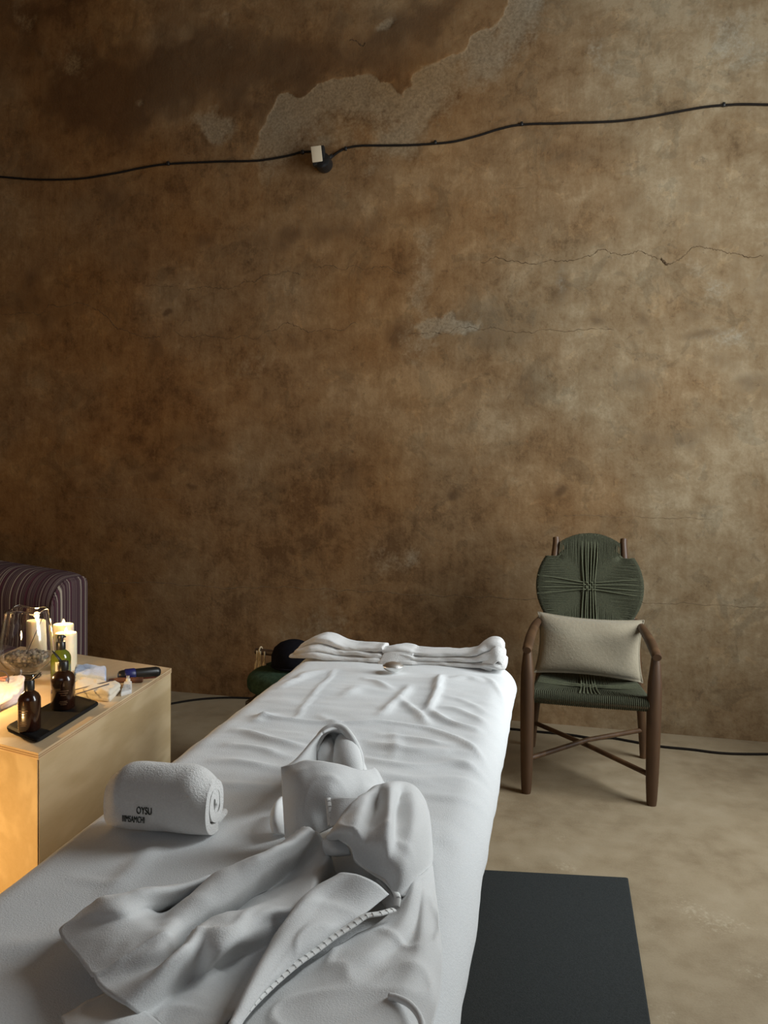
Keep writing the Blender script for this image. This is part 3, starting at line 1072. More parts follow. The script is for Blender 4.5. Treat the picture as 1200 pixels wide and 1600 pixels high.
# hood
hrim = [(503, 1205, .055), (497, 1185, .075), (495, 1166, .095), (501, 1150, .115), (511, 1140, .126), (523, 1136, .13), (536, 1139, .128), (547, 1151, .118), (556, 1167, .10), (562, 1184, .078), (563, 1204, .055)]
hback = [(446, 1200, .085), (460, 1190, .09), (474, 1176, .098), (488, 1160, .108), (500, 1149, .115), (516, 1145, .11), (534, 1150, .095), (550, 1162, .07), (562, 1180, .045), (570, 1198, .02), (576, 1214, .0)]
hmid = [tuple(0.5*(a+b) + (0.008 if i == 2 else 0) for i, (a, b) in enumerate(zip(p, q))) for p, q in zip(hrim, hback)]
hlow = [(446, 1206, .06), (462, 1200, .05), (480, 1190, .05), (494, 1178, .05), (506, 1168, .05), (520, 1165, .04), (536, 1168, .03), (552, 1176, .02), (562, 1190, .01), (570, 1205, .0), (576, 1220, .0)]
cloth('hood', [hrim, hmid, hback, hlow], 60, 26, M['robe'], ROBE, 0.0, 14)
obj('hood_rim', *tube(cr([P3(p) for p in hrim], 60), 0.0085, 10), M['robe'], ROBE)
# lining lobes inside the hood
for lob in ([(513, 1150, .095, .006), (510, 1164, .090, .017), (511, 1182, .078, .021), (513, 1200, .062, .021), (516, 1216, .045, .016)],
            [(534, 1150, .10, .008), (539, 1162, .096, .022), (542, 1180, .086, .028), (544, 1200, .07, .030), (546, 1220, .05, .024)]):
    q = cr([(*P3(a[:3]), a[3]) for a in lob], 18)
    obj('hood_lining', *tube(q[:, :3], q[:, 3], 16), M['robe'], ROBE)
cloth('hood_lining', [[(498, 1205, .045), (530, 1205, .04), (566, 1206, .04)], [(503, 1165, .075), (528, 1160, .075), (556, 1172, .07)], [(510, 1144, .112), (524, 1140, .115), (542, 1148, .11)]], 20, 16, M['robe'], ROBE)
# turned-back flap with blanket stitch
dcols = [
    [(516, 1312, .05), (514, 1308, .08), (512, 1307, .085), (511, 1308, .085), (512, 1310, .08)],
    [(548, 1285, .04), (545, 1264, .10), (535, 1280, .104), (527, 1298, .10), (530, 1312, .082)],
    [(578, 1268, .03), (573, 1241, .105), (564, 1266, .115), (554, 1296, .11), (549, 1324, .078)],
    [(598, 1260, .03), (593, 1230, .105), (588, 1262, .094), (574, 1308, .098), (556, 1346, .06)],
    [(614, 1256, .03), (610, 1225, .104), (609, 1258, .12), (602, 1310, .105), (576, 1362, .052)],
    [(632, 1255, .02), (630, 1223, .095), (620, 1268, .088), (613, 1328, .085), (600, 1378, .045)],
    [(650, 1262, .02), (648, 1233, .08), (646, 1280, .095), (636, 1345, .07), (617, 1398, .03)],
    [(662, 1270, .01), (661, 1250, .055), (664, 1290, .066), (658, 1345, .045), (632, 1402, .022)],
    [(668, 1285, .0), (669, 1272, .01), (673, 1310, .0), (674, 1350, .0), (660, 1402, .0)]]
cloth('sleeve_flap', tr(dcols), 80, 60, M['robe'], ROBE, 0.006, 16, freq=20)
cloth('collar_flap', [[(509, 1250, .112), (535, 1247, .118), (566, 1247, .116)], [(512, 1270, .098), (530, 1266, .105), (555, 1262, .108)], [(514, 1291, .082), (528, 1288, .09), (545, 1280, .095)]], 20, 14, M['robe'], ROBE)
cloth('cuff', [[(505, 1312, .07), (520, 1309, .075), (540, 1318, .07)], [(506, 1325, .058), (522, 1330, .064), (546, 1330, .06)], [(510, 1334, .045), (525, 1336, .048), (548, 1334, .05)]], 20, 12, M['robe'], ROBE)
# inner fold behind the flap's hem
cloth('inner_fold', [[(590, 1372, .04), (604, 1385, .035), (614, 1400, .028), (618, 1418, .018)], [(580, 1378, .025), (590, 1395, .015), (600, 1412, .01), (606, 1424, .008)]], 16, 8, M['robe'], ROBE)


def stitched(pts, r=0.0035, step=0.010, wd=0.010, side=(0, 1)):
    """flat white edging; its whip stitches come as a second mesh"""
    q = cr([P3(p) for p in pts], 70)
    edge, th = MB(), MB()
    d = np.r_[0, np.cumsum(np.linalg.norm(np.diff(q, axis=0), axis=1))]
    V, W2_ = [], wd
    N = []
    for i in range(len(q)):
        t = q[min(i+1, len(q)-1)] - q[max(i-1, 0)]
        n = np.cross(t, (0, 0, 1))
        n /= np.linalg.norm(n) + 1e-9
        N.append(n * side[1])
    N = np.array(N)
    prof = [(-.15, 0), (-.1, .0022), (.3, .0035), (.8, .0032), (1.0, .001), (.5, -.001)]
    m = len(prof)
    for i in range(len(q)):
        for a, b in prof:
            V.append(q[i] + N[i]*(a*wd) + np.array([0, 0, b]))
    edge.add((V, gridfaces(m, len(q), True)))
    for s_ in np.arange(0.006, d[-1] - .004, step):
        p = np.array([np.interp(s_, d, q[:, k]) for k in range(3)])
        n = np.array([np.interp(s_, d, N[:, k]) for k in range(3)])
        th.add(tube([p + n*wd*.25 + (0, 0, .0030), p + n*wd*.6 + (0, 0, .0040), p + n*wd*.95 + (0, 0, .0016)], 0.0009, 5))
    return edge.vf(), th.vf()


def add_stitched(*a):
    e, t_ = stitched(*a)
    eo = obj('edging', *e, M['stitch'], ROBE)
    obj('stitches', *t_, M['thread'], eo, kind='stuff')


seam = [(612, 1421, .03), (590, 1427, .036), (568, 1431, .038), (545, 1446, .036), (518, 1463, .034), (490, 1484, .032), (460, 1505, .032), (430, 1530, .03), (402, 1556, .03), (382, 1577, .03), (362, 1602, .03)]
add_stitched(seam, 0.004, 0.011, 0.010, (0, -1))
flaphem = [(511, 1307, .086), (520, 1307, .086), (530, 1312, .083), (549, 1325, .079), (556, 1345, .062), (576, 1362, .054), (600, 1378, .047), (612, 1392, .036), (617, 1404, .028), (615, 1418, .02)]
add_stitched(flaphem, 0.0045, 0.009, 0.009, (0, -1))
add_stitched([(509, 1250, .114), (511, 1262, .106), (512, 1275, .096), (514, 1291, .084)], 0.004, 0.009, 0.009, (0, -1))
hemseam = [(290, 1535, .036), (310, 1548, .034), (330, 1562, .032), (350, 1578, .03)]
# pocket edge at the bottom right
obj('pocket_edge', *tube(cr([P3(p) for p in [(608, 1557, .028), (622, 1560, .03), (638, 1568, .03), (650, 1580, .03), (658, 1595, .028), (662, 1615, .025)]], 30), 0.004, 8), M['robe'], ROBE)

# ------------------------------------------------------------------ towels
def spiral_roll(A, B, rad, hgt, turns, th, seed, n=150, squash=1.0, nz=44):
    """rolled towel: a thick ribbon wound up, extruded along its axis A-B on the bed"""
    A, B = np.array(A, float), np.array(B, float)
    ax = B - A
    L = np.linalg.norm(ax)
    ax /= L
    side = np.array([-ax[1], ax[0], 0])            # away from the viewer
    up = np.array([0, 0, 1.0])
    rr = np.random.default_rng(seed)
    a = np.linspace(0, turns*2*math.pi, n)
    rho = np.interp(a, [0, turns*2*math.pi], [0.12, 1.0])
    wob = 1 + 0.30*np.sin(a*1.9 + 0.6) * (1 - rho)**0.8
    a0 = a - turns*2*math.pi - math.pi*0.42
    cx, cz = rho*wob*np.cos(a0), rho*wob*np.sin(a0)
    pw = 2.7
    mcap = (np.abs(np.cos(a0))**pw + np.abs(np.sin(a0))**pw) ** (-1/pw)
    k = 1 + (mcap - 1) * rho
    cx, cz = cx*k*rad, cz*k*hgt
    tx, tz = np.gradient(cx), np.gradient(cz)
    tl = np.hypot(tx, tz)
    nx, nzv = -tz/tl, tx/tl
    o_ = np.concatenate([np.stack([cx - nx*th/2, cz - nzv*th/2], 1), np.stack([cx + nx*th/2, cz + nzv*th/2], 1)[::-1]])
    m = len(o_)
    zmin = o_[:, 1].min()
    V, Fc = [], []
    for i in range(nz):
        s = i / (nz - 1)
        e = min(s, 1 - s) * L
        sh = 1 - 0.20 * math.exp(-(e/0.020)**1.5)
        for (u, v) in o_:
            c = A + ax*(s*L) + side*(u*sh) + up*((v*sh - zmin*sh))
            V.append(c)
    V = np.array(V)
    V += side * ((fbm(V[:, 0]*12, V[:, 2]*12, 3, seed) - 0.5) * 0.014)[:, None]
    V[:, 2] += (fbm(V[:, 0]*11, V[:, 1]*11, 3, seed+3) - 0.5) * 0.012 * sstep(0.01, 0.05, V[:, 2] - A[2])
    for i in range(nz - 1):
        for j in range(m):
            j2 = (j+1) % m
            Fc.append((i*m+j, i*m+j2, (i+1)*m+j2, (i+1)*m+j))
    h = m // 2
    for base in (0, (nz-1)*m):
        for j in range(h - 1):
            Fc.append((base+j, base+j+1, base+m-2-j, base+m-1-j))
    return V, Fc, ax, side


A = onz(157, 1309, ZB + 0.005)
B = onz(318, 1324, ZB + 0.005)
ax0 = (B - A) / np.linalg.norm(B - A)
sd0 = np.array([-ax0[1], ax0[0], 0])
A2, B2 = A + sd0*0.056, B + sd0*0.056
V, Fc, ax_, sd_ = spiral_roll(A2, B2, 0.054, 0.057, 2.05, 0.021, 5)
ROLLT = thing('rolled_towel', 'short rolled white towel with dark embroidered lettering on the bed cover', 'towel', ((A2+B2)/2))
roll = obj('towel_roll', V, Fc, M['towel'], ROLLT, auto=60)
roll_tail = obj('towel_tail', *rbox(B2 - ax0*0.085 + sd0*0.036 + np.array([0, 0, 0.010]), (0.17, 0.05, 0.014), 0.006, (0, math.radians(-2), math.atan2(ax0[1], ax0[0])), 3), M['towel'], ROLLT)


# embroidered letters, set on the camera-facing side of the roll
def letters(txt, c, size, sx, normal, right, mat, parent, name='lettering', ext=0.0006, mirror=False):
    cu = bpy.data.curves.new(name, 'FONT')
    cu.body = txt
    cu.size = size
    cu.align_x = 'CENTER'
    cu.extrude = ext
    to = bpy.data.objects.new(name + '_tmp', cu)
    COL.objects.link(to)
    dg = bpy.context.evaluated_depsgraph_get()
    dg.update()
    me = bpy.data.meshes.new_from_object(to.evaluated_get(dg))
    bpy.data.objects.remove(to, do_unlink=True)
    r = np.array(right, float)
    n = np.array(normal, float)
    u = np.cross(n, r)
    Vv = [np.array(c) + r*(v.co.x*sx*(-1 if mirror else 1)) + u*v.co.y + n*v.co.z for v in me.vertices]
    Fv = [tuple(p.vertices) for p in me.polygons]
    return obj(name, Vv, Fv, mat, parent, smooth=False)


nrm = -sd0
ctr = (A2 + B2) / 2
# surface of the roll's front side at half height
Vr = np.array(V)


def front_at(s, z):
    c = A2 + ax_*s
    rel = (Vr - A2)
    al = rel @ ax_
    k = (np.abs(al - s) < 0.012) & (np.abs(Vr[:, 2] - z) < 0.012)
    return c + np.array([0, 0, z - c[2]]) + nrm * ((rel[k] @ nrm).max() + 0.0012)


L_ = np.linalg.norm(B2 - A2)
letters('OYSU', front_at(L_*0.44, ZB + 0.056), 0.018, 0.62, nrm, ax_, M['ink'], ROLLT)
letters('IIIMSAMCHI', front_at(L_*0.33, ZB + 0.039), 0.016, 0.52, nrm, ax_, M['ink'], ROLLT)


# long towel folded across the head of the table
def head_layer(layer):
    """one of the three folded layers of the towel, stacked"""
    st = [(456, .042, .046), (464, .054, .052), (474, .068, .058), (486, .082, .060), (498, .086, .060), (512, .076, .060),
          (526, .062, .058), (545, .055, .056), (575, .057, .056), (590, .062, .058), (600, .053, .054), (622, .059, .058), (640, .057, .058), (652, .050, .054),
          (690, .051, .054), (725, .055, .056), (742, .064, .058), (754, .082, .062), (766, .096, .064), (778, .098, .062), (787, .088, .054)]
    ctl = []
    for px, h, dp in st:
        q_ = onz(px + (-6, 0, 5)[layer] * (1 if px < 600 else -.5), 1030 + (px - 456)*.0575, ZB + 0.004)
        ctl.append((q_[0], q_[1] + 0.055 + (0, .006, .012)[layer], ZB + 0.004 + h*(0, .31, .62)[layer], h*.40, dp*(1, .97, .90)[layer]))
    n = 130
    ctl = cr(ctl, n)
    nu = 32
    V = []
    for i, (x, y, z, h, dp) in enumerate(ctl):
        e = min(i, n - 1 - i)
        k = 1 - .35*math.exp(-e/1.2)
        for kk in range(nu):
            a = 2*math.pi*kk/nu
            ca, sa = math.cos(a), math.sin(a)
            pw = 3.2
            m = (abs(ca)**pw + abs(sa)**pw) ** (-1/pw)
            V.append((x, y + dp*ca*m*(.75 + .25*k), z + h*0.5 + h*0.5*sa*m*k))
    V = np.array(V)
    sd = 41 + layer*7
    V[:, 2] += (fbm(V[:, 0]*13 + V[:, 1]*8, V[:, 1]*22, 3, sd) - 0.5) * 0.016 * sstep(ZB + .006, ZB + .03, V[:, 2])
    V[:, 1] += (fbm(V[:, 0]*11 + V[:, 2]*20, V[:, 2]*20, 4, sd + 2) - 0.5) * 0.030
    Fc = gridfaces(nu, n, True)
    Fc.append(tuple(range(nu)))
    Fc.append(tuple((n-1)*nu + k for k in range(nu)))
    return V, Fc


p = onz(620, 1040, ZB)
HT = thing('folded_towel', 'long white towel folded in a bolster across the far end of the bed', 'towel', (p[0], p[1], ZB))
for layer in range(3):
    obj('towel_layer', *head_layer(layer), M['towel'], HT)


def hp(px, py, dy):
    """point over the head of the table at a given distance"""
    return ony(px, py, onz(px, 1040 + (px-620)*0.05, ZB)[1] + dy)


# loose ends: a rolled knob at the right, a turned-up fold at the left
def fold(name, rows, nu, nv, th=0.010):
    ctl = np.array([cr(r, nu) for r in rows])
    P = np.stack([cr(ctl[:, j], nv) for j in range(nu)], 1).reshape(-1, 3)
    o = obj(name, P, gridfaces(nu, nv), M['towel'], HT)
    md = o.modifiers.new('thickness', 'SOLIDIFY')
    md.thickness = th
    md.offset = 0
    md = o.modifiers.new('round', 'SUBSURF')
    md.levels = md.render_levels = 1
    return o


fold('towel_fold', [[hp(748, 1044, -.002), hp(762, 1022, -.012), hp(776, 1010, -.012), hp(788, 1018, .0)],
                    [hp(758, 1047, -.012), hp(768, 1030, -.025), hp(778, 1022, -.025), hp(787, 1030, -.012)],
                    [hp(768, 1049, -.012), hp(773, 1038, -.03), hp(779, 1034, -.03), hp(784, 1042, -.018)]], 14, 14)
fold('towel_fold', [[hp(600, 1020, .004), hp(622, 1018, .002), hp(648, 1021, .004)],
                    [hp(592, 1034, -.010), hp(612, 1034, -.014), hp(640, 1035, -.006)],
                    [hp(586, 1043, -.010), hp(608, 1045, -.014), hp(634, 1044, -.006)]], 14, 14)

# small bright metal dish tucked under the towel
p = onz(614, 1050, ZB + 0.008)
D = thing('metal_dish', 'small shiny silver dish tucked under the folded towel', 'dish', (p[0], p[1], ZB + 0.012))
obj('bowl', *lathe([(0, 0.0), (0.02, 0.0), (0.032, 0.008), (0.036, 0.018), (0.034, 0.020), (0.028, 0.016), (0, 0.012)], 32, (p[0], p[1], ZB + 0.012)), M['steel'], D)
obj('lid', *lathe([(0.033, 0.019), (0.026, 0.026), (0.012, 0.030), (0, 0.031)], 32, (p[0], p[1], ZB + 0.012)), M['steel'], D)

# ------------------------------------------------------------------ floor mat
q = [onz(735, 1363, 0), onz(983, 1376, 0), onz(1017, 1612, 0)]
mx0, my1 = -0.36, 2.60
poly = []
corners = [(0.224, 2.625), (-0.42, 2.52), (-0.42, 0.9), (0.222, 0.9)]
for i in range(4):
    a, b, c = np.array(corners[i-1]), np.array(corners[i]), np.array(corners[(i+1) % 4])
    u, v = (a-b)/np.linalg.norm(a-b), (c-b)/np.linalg.norm(c-b)
    for t in np.linspace(0, 1, 6):
        p0, p1, p2 = b + u*0.007, b, b + v*0.007
        poly.append((1-t)**2*p0 + 2*t*(1-t)*p1 + t*t*p2)
n = len(poly)
cc = np.mean(corners, axis=0)
V = [(p[0], p[1], 0.0005) for p in poly] + [(p[0], p[1], 0.009) for p in poly] + [(p[0] + (cc[0]-p[0])*0.012, p[1] + (cc[1]-p[1])*0.006, 0.012) for p in poly]
Fc = [tuple(range(n)), tuple(range(2*n, 3*n))] + [(r*n+i, r*n+(i+1) % n, (r+1)*n+(i+1) % n, (r+1)*n+i) for r in (0, 1) for i in range(n)]
tag(obj('floor_mat', V, Fc, M['mat'], auto=30), 'dark charcoal mat on the floor beside the bed', 'mat')

# ------------------------------------------------------------------ woven armchair
CX = 0.110
CH = thing('armchair', 'wooden armchair with round olive cord back and woven seat by the wall', 'chair', (CX, 3.6, 0))
FR, FL = (0.371, 3.300), (-0.155, 3.285)
BR, BL = (0.392, 3.885), (-0.158, 3.905)


def back_y(z):
    return 3.815 + (z - 0.66) * 0.30


for (fx, fy), s in ((FR, 1), (FL, -1)):
    x = fx
    obj('front_leg', *tube([(x, fy, 0.0), (x, fy, 0.02), (x, fy, 0.10), (x + s*.001, fy, 0.25), (x + s*.002, fy, 0.42), (x + s*.003, fy, 0.53), (x + s*.004, fy, 0.60), (x + s*.004, fy, 0.640)],
                           [0.0195, 0.022, 0.026, 0.029, 0.031, 0.029, 0.022, 0.017], 16), M['chairwood'], CH, auto=40)
for (bx, byy), s in ((BR, 1), (BL, -1)):
    xt = CX + .003 + s * 0.168
    path = [(bx, byy, 0.0), (bx - s*.008, byy - .02, 0.12), (bx - s*.025, byy - .06, 0.30), (bx - s*.045, 3.81, 0.46), (bx - s*.058, 3.815, 0.62), (CX + s*.19, back_y(.84) + .012, 0.84), (xt, back_y(1.05) - .012, 1.05), (xt, back_y(1.09) - .012, 1.098)]
    obj('back_leg', *tube(cr(path, 24), np.interp(np.linspace(0, 1, 24), [0, .15, .45, .8, 1], [.016, .019, .024, .019, .017]), 14), M['chairwood'], CH, auto=40)
for s, fx, fy, bx in ((1, FR[0] + .004, FR[1], 0.338), (-1, FL[0] - .004, FL[1], -0.112)):
    path = [(fx + s*.002, fy - .035, 0.640), (fx, fy + .01, 0.648), (fx - s*.005, fy + .16, 0.668), (fx - s*.02, fy + .36, 0.690), (bx, 3.80, 0.700)]
    obj('armrest', *tube(cr(path, 20), np.interp(np.linspace(0, 1, 20), [0, .1, .5, 1], [.018, .021, .023, .018]), 14, flat=0.85), M['chairwood'], CH, auto=40)
obj('stretcher', *tube([(BL[0] + .012, BL[1] - .03, 0.135), (CX, 3.6, .133), (FR[0], FR[1], 0.125)], 0.0115, 10), M['chairwood'], CH, auto=40)
obj('stretcher', *tube([(FL[0], FL[1], 0.150), (CX, 3.6, .158), (BR[0] - .012, BR[1] - .03, 0.150)], 0.0115, 10), M['chairwood'], CH, auto=40)
for s, f, b in ((1, FR, BR), (-1, FL, BL)):
    obj('seat_rail', *tube([(f[0] - s*.012, f[1], .430), (b[0] - s*.046, 3.79, .405)], 0.014, 10), M['chairwood'], CH)
obj('seat_rail', *tube([(FL[0], 3.293, .425), (FR[0], 3.293, .425)], 0.016, 10), M['chairwood'], CH)
obj('seat_rail', *tube([(CX - .235, 3.79, .402), (CX + .235, 3.79, .402)], 0.014, 10), M['chairwood'], CH)

# round back: hoop, padded core, cords in four wedges meeting on the diagonals, and the raised cross
RB, ZBK = 0.252, 0.862
XBK = 0.113


def bp(u, v, d=0.0):
    """point of the back plane; d = towards the sitter"""
    z = ZBK + v
    r2 = (u*u + v*v) / (RB*RB)
    return np.array([XBK + u, back_y(z) - 0.030 - d + 0.018*(1 - r2), z])


def brad(a):
    """radius of the back: the two posts pass through notches at the upper left and right"""
    a = abs(math.degrees(math.atan2(math.sin(a), math.cos(a))) - 90)
    return RB * (0.835 if 32 < a < 57 else 1.0)


obj('back_hoop', *tube([bp(brad(a)*math.cos(a)*.985, brad(a)*math.sin(a)*.985, -.004) for a in np.linspace(0, 2*math.pi, 121)], 0.0105, 10, False), M['cord'], CH)
V = [bp(0, 0, -.012)]
Fc = []
NR, NA = 6, 96
for i in range(1, NR + 1):
    for k in range(NA):
        a = 2*math.pi*k/NA
        V.append(bp(brad(a)*.97*i/NR*math.cos(a), brad(a)*.97*i/NR*math.sin(a), -.004))
for k in range(NA):
    Fc.append((0, 1 + k, 1 + (k+1) % NA))
for i in range(NR - 1):
    for k in range(NA):
        Fc.append((1 + i*NA + k, 1 + i*NA + (k+1) % NA, 1 + (i+1)*NA + (k+1) % NA, 1 + (i+1)*NA + k))
o = obj('back_core', V, Fc, M['cord'], CH)
md = o.modifiers.new('thickness', 'SOLIDIFY')
md.thickness = 0.010
cords = MB()
SL = 0.174           # half width of a wedge at the hoop
rngc = np.random.default_rng(3)
for side in range(4):
    for i in range(56):
        t = -SL + 2*SL*(i + .5)/56
        if abs(t) >= RB*.99:
            continue
        if side == 0 and abs(t) > .148:
            continue
        if (side == 1 and t < -.140) or (side == 3 and t > .140):
            continue
        out = math.sqrt(RB*RB - t*t) + .006
        inn = max(abs(t) * 0.97, 0.004)
        j = (rngc.random(4) - .5) * 0.0035
        tt = t + j[0]
        path2 = [(tt*0.97 + j[1], inn, .001), (tt + j[1], inn + .25*(out-inn), .0045), (tt + j[2], inn + .65*(out-inn), .006), (t, out - .012, .010), (t, out + .002, .004), (t, out + .003, -.010), (t, out - .012, -.018)]
        P = []
        for (a, b, d) in path2:
            u, v = ((a, b), (b, -a), (-a, -b), (-b, a))[side]
            P.append(bp(u, v, d))
        cords.add(tube(P, 0.0031 * (0.9 + .3*rngc.random()), 6, False))
obj('back_cords', *cords.vf(), M['cord'], CH, kind='stuff')
cross = MB()
for k, t in enumerate((-.036, -.018, -.008, .008, .022, .036)):
    P = [bp(t*1.1, RB + .004, .006), bp(t*1.05, .15, .012), bp(t*.8, .04, .014)] + [bp(t*.75, v, .016 + .004*(1 if (k + m) % 2 else -1)) for m, v in enumerate((.02, .008, -.006, -.02))] + [bp(t*.8, -.04, .014), bp(t, -.15, .012), bp(t*1.1, -RB, .006)]
    cross.add(tube(cr(P, 30), 0.0036, 6, False))
for k, t in enumerate((-.024, -.008, .008, .024)):
    P = [bp(-RB - .003, t*1.9, .006), bp(-.15, t*1.4, .012), bp(-.05, t*.8, .014)] + [bp(u, t*.72, .016 + .004*(-1 if (k + m) % 2 else 1)) for m, u in enumerate((-.026, -.013, 0, .013, .026))] + [bp(.05, t*.8, .014), bp(.15, t*1.3, .012), bp(RB + .003, t*1.7, .006)]
    cross.add(tube(cr(P, 30), 0.0036, 6, False))
obj('back_cross_cords', *cross.vf(), M['cord_light'], CH, kind='stuff')

# seat, woven the same way over four rails
SY0, SY1 = 3.290, 3.80


def sp_(u, v, d=0.0):
    """u,v in -1..1 over the seat trapezoid (v: -1 front, 1 back)"""
    f = (v + 1) / 2
    hw = 0.248*(1-f) + 0.212*f
    y = SY0 + (SY1 - SY0)*f
    z = 0.452 - 0.018*f - 0.022*max(0, 1 - u*u)*max(0, 1 - v*v) + d
    return np.array([CX - .002 + u*hw, y, z])


V, Fc = [], []
for i in range(13):
    for j in range(13):
        V.append(sp_(-1 + j/6, -1 + i/6, -.012))
o = obj('seat_core', V, gridfaces(13, 13), M['cord'], CH)
md = o.modifiers.new('thickness', 'SOLIDIFY')
md.thickness = 0.012
md.offset = -1
cords = MB()
for side in range(4):
    ncord = 58 if side in (0, 2) else 52
    for i in range(ncord):
        t = -0.985 + 1.97*(i + .5)/ncord
        inn = max(abs(t)*0.97 - (.18 if side in (0, 2) else 0), 0.03) if side in (0, 2) else min(.98, abs(t)*0.85 + .16)
        j = (rngc.random(3) - .5) * 0.012
        pts = [(t*.98 + j[0], inn, .000), (t + j[1], inn + .5*(1-inn), .001), (t, .97, .003), (t, 1.02, -.004), (t, 1.05, -.022), (t, 1.02, -.042), (t, .95, -.050)]
        P = []
        for (a, b, d) in pts:
            u, v = ((a, -b), (b, a), (a, b), (-b, a))[side]
            P.append(sp_(u, v, d))
        cords.add(tube(P, 0.0041, 6, False))
obj('seat_cords', *cords.vf(), M['cord'], CH, kind='stuff')
cross = MB()
for k in range(6):
    t = -.14 + .056*k
    P = [sp_(t*1.3, -.98, .004), sp_(t*1.1, -.5, .008)] + [sp_(t, v, .010 + .003*(1 if (k+m) % 2 else -1)) for m, v in enumerate((-.2, -.1, 0, .1))] + [sp_(t, .5, .006), sp_(t*1.2, .98, .004)]
    cross.add(tube(cr(P, 24), 0.0042, 6, False))
for k in range(4):
    t = -.14 + .07*k
    P = [sp_(-.98, t*1.6, .004), sp_(-.5, t*1.2, .008)] + [sp_(u, t, .010 + .003*(-1 if (k+m) % 2 else 1)) for m, u in enumerate((-.2, -.1, 0, .1, .2))] + [sp_(.5, t*1.2, .008), sp_(.98, t*1.6, .004)]
    cross.add(tube(cr(P, 24), 0.0042, 6, False))
obj('seat_cross_cords', *cross.vf(), M['cord_light'], CH, kind='stuff')


# lumbar pillow
def pillow():
    n, m = 40, 28
    c = np.array([0.112, 3.672, 0.590])
    hw, hh, th = 0.250, 0.147, 0.072
    lean = math.radians(17)
    V = []
    for s in (-1, 1):
        for i in range(m):
            for j in range(n):
                u, v = -1 + 2*j/(n-1), -1 + 2*i/(m-1)
                pin = 1 - 0.075*(1 - v*v)*abs(u)**3 * (1) 
                piv = 1 - 0.11*(1 - u*u)*abs(v)**3
                pu = (max(0, 1 - abs(u)**2.6) * max(0, 1 - abs(v)**2.6)) ** 0.5
                x, z = u*hw*pin, v*hh*piv
                y = s*th*pu
                if s < 0:
                    y += 0.012 * math.exp(-((u-.1)**2*4 + (v+.3)**2*5)) + 0.004*math.sin(u*5 + v*3)*pu
                V.append((c[0] + x + z*0.03, c[1] + y*math.cos(lean) + z*math.sin(lean), c[2] + z*math.cos(lean) - y*math.sin(lean) - x*0.03))
    Fc = gridfaces(n, m)
    Fc += [tuple(i + n*m for i in reversed(f)) for f in gridfaces(n, m)]
    # close the seam
    bi = [j for j in range(n)] + [i*n + n-1 for i in range(1, m)] + [(m-1)*n + j for j in range(n-2, -1, -1)] + [i*n for i in range(m-2, 0, -1)]
    for a, b in zip(bi, bi[1:] + bi[:1]):
        Fc.append((a, b, b + n*m, a + n*m))
    return V, Fc, [V[i] for i in bi]


V, Fc, edge = pillow()
PI_ = obj('lumbar_pillow', V, Fc, M['pillow'])
tag(PI_, 'cream lumbar pillow resting on the woven armchair', 'pillow')
obj('seam', *tube(edge + edge[:1], 0.0028, 6, False), M['pillow'], PI_)

# ------------------------------------------------------------------ low seat with green cushion behind the bed, its rail, tassels and black cap
c = onz(415, 1062, 0.50)
gx, gy = c[0] + 0.16, c[1] + 0.10
LS = thing('low_seat', 'low wooden seat with dark green cushion partly hidden behind the bed', 'seat', (gx, gy, 0))


def pillow_box(c, s, pw=3.0, n=22):
    V = []
    for i in range(n + 1):
        th = -math.pi/2 + math.pi*i/n
        for k in range(n*2):
            ph = 2*math.pi*k/(n*2)
            x, y, z = math.cos(th)*math.cos(ph), math.cos(th)*math.sin(ph), math.sin(th)
            m = (abs(x)**pw + abs(y)**pw + abs(z)**pw) ** (-1/pw)
            V.append((c[0] + x*m*s[0], c[1] + y*m*s[1], c[2] + z*m*s[2]))
    return V, gridfaces(n*2, n+1, True)


gp = onz(391, 1066, 0.46)
obj('cushion', *pillow_box((gp[0] + 0.24, gp[1] + 0.06, 0.475), (0.245, 0.20, 0.065), 3.2), M['greencloth'], LS)
obj('seat_board', *rbox((gp[0] + 0.25, gp[1] + 0.06, 0.395), (0.44, 0.36, 0.03), 0.005), M['darkwood'], LS, auto=40)
for sx in (0.06, 0.44):
    for sy in (-.10, .22):
        obj('leg', *tube([(gp[0] + sx, gp[1] + sy, 0), (gp[0] + sx, gp[1] + sy, .385)], [.014, .018], 10), M['darkwood'], LS, auto=40)
r0 = ony(399, 1017, gp[1] + .08)
r1 = ony(440, 1022, gp[1] + .06)
dirr = (r1 - r0) / np.linalg.norm(r1 - r0)
r2 = r0 + dirr*0.42
obj('rail', *tube([r0, r0 + dirr*.004, r0 + dirr*.03, r2], [.010, .0145, .0145, .0145], 12), M['darkwood'], LS, auto=40)
obj('rail_post', *tube([(r2[0] - .03, r2[1], .40), (r2[0] - .03, r2[1], r2[2])], .013, 10), M['darkwood'], LS, auto=40)
TS = thing('tassel_garland', 'pale tassels looped over the dark rod behind the bed', 'tassels', tuple(r0 + dirr*.03))
obj('loop', *tube(cr([r0 + dirr*.028 + np.array([0, -.016, -.06]), r0 + dirr*.026 + np.array([0, -.019, -.01]), r0 + dirr*.028 + np.array([0, -.008, .018]), r0 + dirr*.03 + np.array([0, .010, .016]), r0 + dirr*.03 + np.array([0, .018, -.02])], 20), .0035, 6), M['tassel'], TS)
